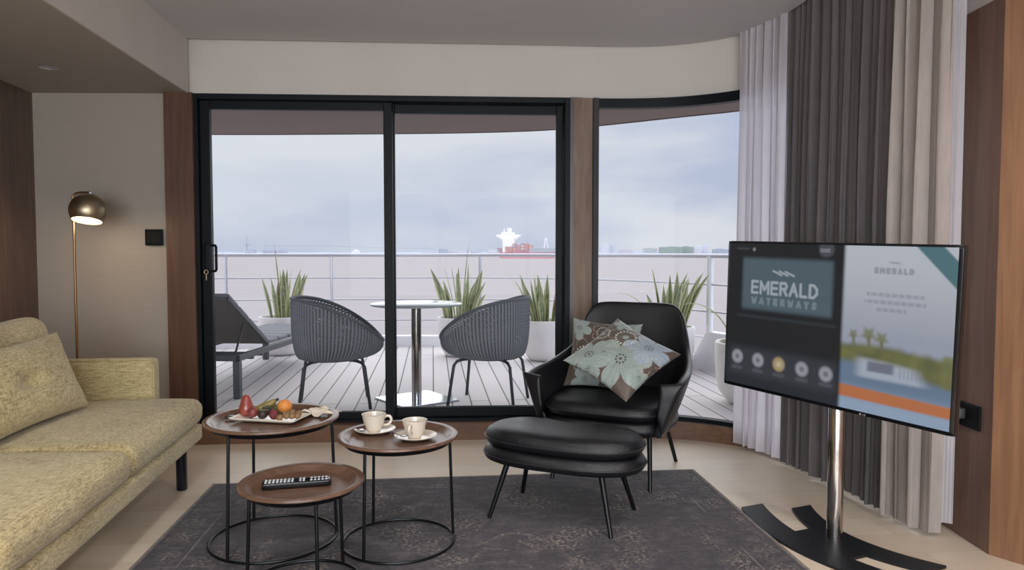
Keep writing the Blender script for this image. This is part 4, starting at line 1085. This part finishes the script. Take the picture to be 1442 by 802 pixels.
# planters with snake plants
def snake_plant(loc, r, h, nl, lh, label, seed, extra=(), taper=.72, wide=1.0):
    rnd = random.Random(seed)
    t = thing('potted_snake_plant', label, 'potted plant', loc, group='white planters with snake plants along the deck rail')
    rb = r*taper
    MB().lathe([(rb*.55,0),(rb*.8,.004),(rb*.95,.02),(r*.90,h*.22),(r*.97,h*.45),(r,h*.75),(r,h-.01),(r-.006,h),(r-.028,h),(r-.034,h-.012),(r-.036,h-.06),(.001,h-.06)], seg=56).build('pot', M['pot'], t, smooth=60)
    MB().lathe([(.001,0),(r-.04,0)], (0,0,h-.055), 40, capb=False, capt=False).build('soil', M['soil'], t)
    f = MB()
    def leaf(bx, by, ang, lean, L, w, curl=0, tw=0):
        n = 14; vs = []; d = Vector((math.cos(ang), math.sin(ang), 0)); 
        p = Vector((bx, by, h-.06)); th = lean*.35
        fa = ang + PI/2 + tw
        for i in range(n):
            s = i/(n-1)
            th = lean*(.35+.65*s) + curl*s*s
            step = L/(n-1)
            if i: p = p + (d*math.sin(th) + Vector((0,0,1))*math.cos(th))*step
            ww = w*(.62+.38*math.sin(min(1, s*1.7)*PI/2)) * (1-max(0, (s-.55)/.45)**1.8)
            ww = max(ww, .0012)
            fd = Vector((math.cos(fa+tw*s), math.sin(fa+tw*s), 0))
            bend = (d*math.cos(th) - Vector((0,0,1))*math.sin(th))*ww*.35
            for q, k in ((-1,1),(-.68,.45),(0,0),(.68,.45),(1,1)):
                vs.append(p + fd*ww*q + bend*k)
        fs = []; mi = []
        base = len(f.v); f.v += [tuple(v) for v in vs]
        for i in range(n-1):
            for k in range(4):
                a = base+i*5+k; f.f.append((a, a+1, a+6, a+5)); f.m.append(1 if k in (0, 3) else 0)
    for k in range(nl):
        a = rnd.uniform(0, 2*PI); rr = (r-.07)*math.sqrt(rnd.random())*.8
        leaf(rr*math.cos(a), rr*math.sin(a), a + rnd.uniform(-.5,.5), (.04 + .55*rr/(r-.07))*rnd.uniform(.5,1.4)*wide, lh*rnd.uniform(.55,1.05), rnd.uniform(.030,.042), rnd.uniform(-.2,.35), rnd.uniform(-.8,.8))
    for e in extra: leaf(*e)
    f.build('foliage', [M['leaf'], M['leaf_edge']], t, smooth=60, solid=.0015)
    return t
snake_plant((-2.71, 8.42, 0), .262, .45, 22, .66, 'white potted snake plant left of the deck, behind the sun lounger', 1, [(0,.0,2.6,.18,.92,.012,.0,0)])
snake_plant((-.60, 8.32, 0), .262, .45, 21, .66, 'white potted snake plant behind the round deck table', 2, [(.02,0,.6,.12,.92,.014,.05,0),(-.05,0,3.0,.30,.70,.014,.05,0)])
snake_plant((.36, 7.98, 0), .262, .45, 22, .60, 'white potted snake plant right of the wicker chair, next to the door post', 3, [(-.12,-.14,-2.0,.8,.50,.022,1.9,0)])
snake_plant((1.60, 7.30, 0), .262, .45, 22, .66, 'white potted snake plant rising behind the black armchair', 4, [(-.12,-.05,3.2,.75,.62,.022,.75,0),(.1,0,.1,.5,.62,.024,.0,0)], wide=1.25)
snake_plant((1.92, 5.66, 0), .30, .49, 9, .30, 'tall white planter half hidden behind the television edge', 6, [(-.16,-.02,3.14,.62,.66,.020,1.35,0)])

# ------------------------------------------------------------------ sea, far shore, ships
sea_m = mat('muddy_estuary_water', rgb(172,165,166), .9, var=.025, vs=.02, stretch=(1,6,1), bump=.1, bs=.9, spec=.02)
sg_ = MB(); sg_.add([(-14000,9.6,-9),(14000,9.6,-9),(14000,14000,-9),(-14000,14000,-9)], [(0,1,2,3)]); struct(sg_.build('sea', sea_m, smooth=0))
land = MB(); rnd = random.Random(4)
hz = mat('hazy_far_shore', rgb(176,182,200), .9, var=.06, vs=.01)  # distance haze put into the pale shore colour
lp_ = []; N_ = 160
vs = []; fs = []
for i in range(N_):
    x = -3400 + i*6400/(N_-1); hgt = 11 + 7*noise.noise(Vector((i*.31, 0, 0))) + (6 if x > 600 else 0)
    vs += [(x, 4800, -9), (x, 4830, -9+hgt), (x, 4900, -9+hgt*.9), (x, 4930, -9)]
for i in range(N_-1):
    for k in range(3): fs.append((i*4+k, (i+1)*4+k, (i+1)*4+k+1, i*4+k+1))
land.add(vs, fs); struct(land.build('far_shore', hz, smooth=60))
# town blocks on the far shore: (pixel-like bearing, width m, height m, colour with haze put in)
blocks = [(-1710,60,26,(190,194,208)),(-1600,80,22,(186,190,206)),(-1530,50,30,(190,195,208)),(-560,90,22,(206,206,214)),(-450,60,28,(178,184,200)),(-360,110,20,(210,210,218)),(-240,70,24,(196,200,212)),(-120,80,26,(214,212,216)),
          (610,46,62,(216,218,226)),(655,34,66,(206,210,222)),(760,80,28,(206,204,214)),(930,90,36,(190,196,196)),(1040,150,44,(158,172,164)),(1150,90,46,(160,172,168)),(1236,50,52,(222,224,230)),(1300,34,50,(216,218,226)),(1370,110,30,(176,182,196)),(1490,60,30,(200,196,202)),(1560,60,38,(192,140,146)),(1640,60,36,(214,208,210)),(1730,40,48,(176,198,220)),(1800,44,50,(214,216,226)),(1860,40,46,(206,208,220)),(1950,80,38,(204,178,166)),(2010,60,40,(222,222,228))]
names = ['far left','far left','far left','centre left','centre left','centre','centre','centre']
rnd = random.Random(9)
for k, (x, w, hgt, c) in enumerate(blocks):
    y = 4700 + (k % 4)*46
    tone = {True:'white'}.get(min(c) > 205, 'grey')
    if c[0] > c[2]+20 or c == (192,140,146): tone = 'reddish'
    if c[1] > c[0] and c[1] > c[2]: tone = 'green grey'
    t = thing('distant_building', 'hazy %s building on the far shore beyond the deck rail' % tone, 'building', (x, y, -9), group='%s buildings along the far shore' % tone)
    mm = mat('hazed_facade_%d' % k, rgb(*c), .9, var=.05, vs=.08)
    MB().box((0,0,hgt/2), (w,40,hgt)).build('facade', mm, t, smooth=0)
    MB().box((rnd.uniform(-.2,.2)*w,0,hgt+2), (w*.4,20,4)).build('roof_block', mm, t, smooth=0)
tw = thing('radio_tower', 'thin hazy lattice tower with a cross platform on the far shore, at the left', 'tower', (-1735, 4700, -9))
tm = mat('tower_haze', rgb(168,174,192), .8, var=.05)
MB().tube([(0,0,0),(0,0,60),(0,0,118)], [5,3,1.2], 8).build('mast', tm, tw); MB().box((0,0,58),(34,10,5)).build('platform', tm, tw, smooth=0)
pw = thing('power_line', 'faint cable strung from a pylon across the water at the left', 'cable', (0,0,0))
MB().tube([(-1610,4700,46),(-1200,4700,43),(-860,4700,30),(-500,4700,26)], 1.1, 6).build('wire', tm, pw)
MB().tube([(-1612,4700,-9),(-1612,4700,47)], 1.6, 6).build('pylon', tm, pw)
# small white ferry
fe = thing('ferry', 'small white boat far out on the water, left of the door stile', 'boat', (-452, 2080, -9))
wm = mat('ferry_white', rgb(236,236,240), .5, var=.02)
MB().prism([(-14,-5),(10,-5),(14,0),(10,5),(-14,5)], 0, 6).build('hull', mat('ferry_hull', rgb(170,172,184), .5, var=.04), fe, smooth=0)
MB().box((0,0,10),(22,8,8)).build('deckhouse', wm, fe, smooth=0); MB().box((0,0,16),(12,6,5)).build('bridge', wm, fe, smooth=0)
MB().tube([(0,0,17),(0,0,26)], .5, 6).build('mast', wm, fe)
fb = thing('fishing_boat', 'tiny low pale boat near the far shore, left of the white ferry', 'boat', (-590, 2060, -9))
MB().prism([(-12,-3),(9,-3),(13,0),(9,3),(-12,3)], 0, 2.5).build('hull', wm, fb, smooth=0); MB().box((-2,0,3.6),(7,4,2.4)).build('cabin', wm, fb, smooth=0)
# container ship
cs = thing('container_ship', 'red hulled container ship with a white bridge on the water beyond the rail', 'ship', (-18, 1215, -9), math.radians(-20))
redm = mat('ship_red_hazed', rgb(226,160,162), .7, var=.05, vs=.05); redt = mat('ship_red_top_hazed', rgb(204,120,134), .7, var=.04, vs=.05); greym = mat('ship_grey_hazed', rgb(182,186,192), .7, var=.03, vs=.05); whm = mat('ship_white', rgb(252,252,255), .6, var=.02)  # hull reds and grey paled, distance haze put into the colour
hull = [(0,-9),(84,-9),(100,-5),(108,0),(100,5),(84,9),(0,9),(-2,0)]
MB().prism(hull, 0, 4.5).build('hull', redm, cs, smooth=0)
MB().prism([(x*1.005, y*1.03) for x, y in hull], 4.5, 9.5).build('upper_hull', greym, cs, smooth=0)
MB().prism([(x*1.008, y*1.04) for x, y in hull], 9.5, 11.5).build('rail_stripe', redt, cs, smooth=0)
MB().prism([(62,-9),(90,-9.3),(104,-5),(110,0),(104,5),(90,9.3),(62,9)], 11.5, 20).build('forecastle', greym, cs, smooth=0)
s_ = MB(); ra_ = math.radians(20)
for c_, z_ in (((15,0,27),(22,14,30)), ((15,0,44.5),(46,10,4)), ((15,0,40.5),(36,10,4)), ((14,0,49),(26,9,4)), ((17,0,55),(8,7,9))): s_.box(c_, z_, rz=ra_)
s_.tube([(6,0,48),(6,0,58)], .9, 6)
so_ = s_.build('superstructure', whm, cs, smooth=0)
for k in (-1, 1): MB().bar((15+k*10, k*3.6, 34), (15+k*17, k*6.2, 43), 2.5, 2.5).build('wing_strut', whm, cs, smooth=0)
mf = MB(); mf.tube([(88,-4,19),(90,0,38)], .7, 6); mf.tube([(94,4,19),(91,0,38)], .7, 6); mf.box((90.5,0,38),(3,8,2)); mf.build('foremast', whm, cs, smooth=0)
cc = [mat('container_%d' % i, rgb(*c), .8, var=.04, vs=.05) for i, c in enumerate([(206,158,158),(198,146,150),(212,168,162),(190,148,156),(222,218,218),(200,202,206),(210,162,152),(156,172,202)])]  # container paints carry the distance haze in their colour
rnd = random.Random(31); cs.scale = (.87, 1, .86)
for bx in range(8):
    x = -1 + bx*9.2 if bx < 1 else 6 + bx*8.2
    nh = [3,4,4,6,6,6,6,5][bx]
    if bx == 1: nh = 4
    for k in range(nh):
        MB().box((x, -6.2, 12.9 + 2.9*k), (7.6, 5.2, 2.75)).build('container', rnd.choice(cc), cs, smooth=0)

# ------------------------------------------------------------------ sky and light
w = bpy.data.worlds.new('overcast'); sc.world = w; w.use_nodes = True; nt = w.node_tree; N = nt.nodes; L = nt.links
bg = N['Background']; tc = N.new('ShaderNodeTexCoord'); mp = N.new('ShaderNodeMapping'); mp.inputs['Scale'].default_value = (1.6, 1.6, 6.5); mp.inputs['Location'].default_value = (.35,.0,.1)
L.new(tc.outputs['Generated'], mp.inputs[0])
n1_ = N.new('ShaderNodeTexNoise'); n1_.inputs['Scale'].default_value = 1.5; n1_.inputs['Detail'].default_value = 6; n1_.inputs['Roughness'].default_value = .5; L.new(mp.outputs[0], n1_.inputs['Vector'])
cr = N.new('ShaderNodeValToRGB'); L.new(n1_.outputs['Fac'], cr.inputs[0])
cr.color_ramp.elements[0].position = .40; cr.color_ramp.elements[0].color = rgb(186,195,219)
cr.color_ramp.elements[1].position = .61; cr.color_ramp.elements[1].color = rgb(222,224,233)
sp_ = N.new('ShaderNodeSeparateXYZ'); L.new(tc.outputs['Generated'], sp_.inputs[0])
# whiter to the left and higher up, bluer to the right and near the horizon
g1 = N.new('ShaderNodeMapRange'); g1.inputs['From Min'].default_value = -.45; g1.inputs['From Max'].default_value = .3; g1.inputs['To Min'].default_value = .9; g1.inputs['To Max'].default_value = 0; L.new(sp_.outputs[0], g1.inputs[0])
g2 = N.new('ShaderNodeMapRange'); g2.inputs['From Min'].default_value = .0; g2.inputs['From Max'].default_value = .22; g2.inputs['To Min'].default_value = .35; g2.inputs['To Max'].default_value = 1; L.new(sp_.outputs[2], g2.inputs[0])
ml = N.new('ShaderNodeMath'); ml.operation = 'MULTIPLY'; L.new(g1.outputs[0], ml.inputs[0]); L.new(g2.outputs[0], ml.inputs[1])
mx = N.new('ShaderNodeMix'); mx.data_type = 'RGBA'; L.new(ml.outputs[0], mx.inputs[0]); L.new(cr.outputs[0], mx.inputs[6]); mx.inputs[7].default_value = rgb(226,229,237)
L.new(mx.outputs[2], bg.inputs['Color'])
g3 = N.new('ShaderNodeMapRange'); g3.inputs['From Min'].default_value = .15; g3.inputs['From Max'].default_value = -.5; g3.inputs['To Min'].default_value = 1; g3.inputs['To Max'].default_value = 2.2; L.new(sp_.outputs[1], g3.inputs[0]); L.new(g3.outputs[0], bg.inputs['Strength'])

def sun(E, angle, rot, col):
    s = bpy.data.lights.new('cloud_sun', 'SUN'); s.energy = E; s.angle = math.radians(angle); s.color = col
    o = bpy.data.objects.new('cloud_sun', s); COL.objects.link(o); o.rotation_euler = rot
sun(2.6, 100, (math.radians(-48), 0, math.radians(-12)), (1,.98,.97))

def lamp(x, y, z, P, size, col=(1,.86,.72), spread=150):
    a = bpy.data.lights.new('ceiling_fill_light', 'AREA'); a.shape = 'DISK'; a.size = size; a.energy = P; a.color = col; a.spread = math.radians(spread)
    o = bpy.data.objects.new('ceiling_fill_light', a); COL.objects.link(o); o.location = (x, y, z)
for i, (x, y) in enumerate(((-.9,1.7),(.8,1.9),(-.9,.2),(.9,.2),(-.9,-1.4),(.9,-1.4),(2.0,1.0))):  # unseen downlights added to brighten the room
    downlight(x, y, 2.519, 'small round ceiling downlight added as unseen fill over the open floor', True, group='added fill downlights over the seating')
    lamp(x, y, 2.50, 11, .20, (1,.97,.94))
dl_ = bpy.data.lights.new('rear_fill_light', 'AREA'); dl_.shape = 'RECTANGLE'; dl_.size = 4.6; dl_.size_y = 1.8; dl_.energy = 215; dl_.color = (.92,.97,1)  # added area fill outside the rear window, brightens the room
o = bpy.data.objects.new('rear_fill_light', dl_); COL.objects.link(o); o.location = (.35,-3.25,1.35); o.rotation_euler = (PI/2, 0, 0)
pb = bpy.data.lights.new('lamp_bulb', 'POINT'); pb.energy = 3; pb.color = (1,.74,.45); pb.shadow_soft_size = .03
o = bpy.data.objects.new('lamp_bulb', pb); COL.objects.link(o); o.location = (fx+sx_, fy+sy_-.02, sz_-.075)

# ------------------------------------------------------------------ render settings
vs_ = sc.view_settings; vs_.view_transform = 'Standard'; vs_.look = 'None'; vs_.gamma = 1; vs_.use_curve_mapping = False; vs_.exposure = 0
cy = sc.cycles; cy.use_denoising = True; cy.max_bounces = 10; cy.diffuse_bounces = 5; cy.transparent_max_bounces = 16; cy.caustics_reflective = False; cy.caustics_refractive = False
cy.sample_clamp_indirect = 6
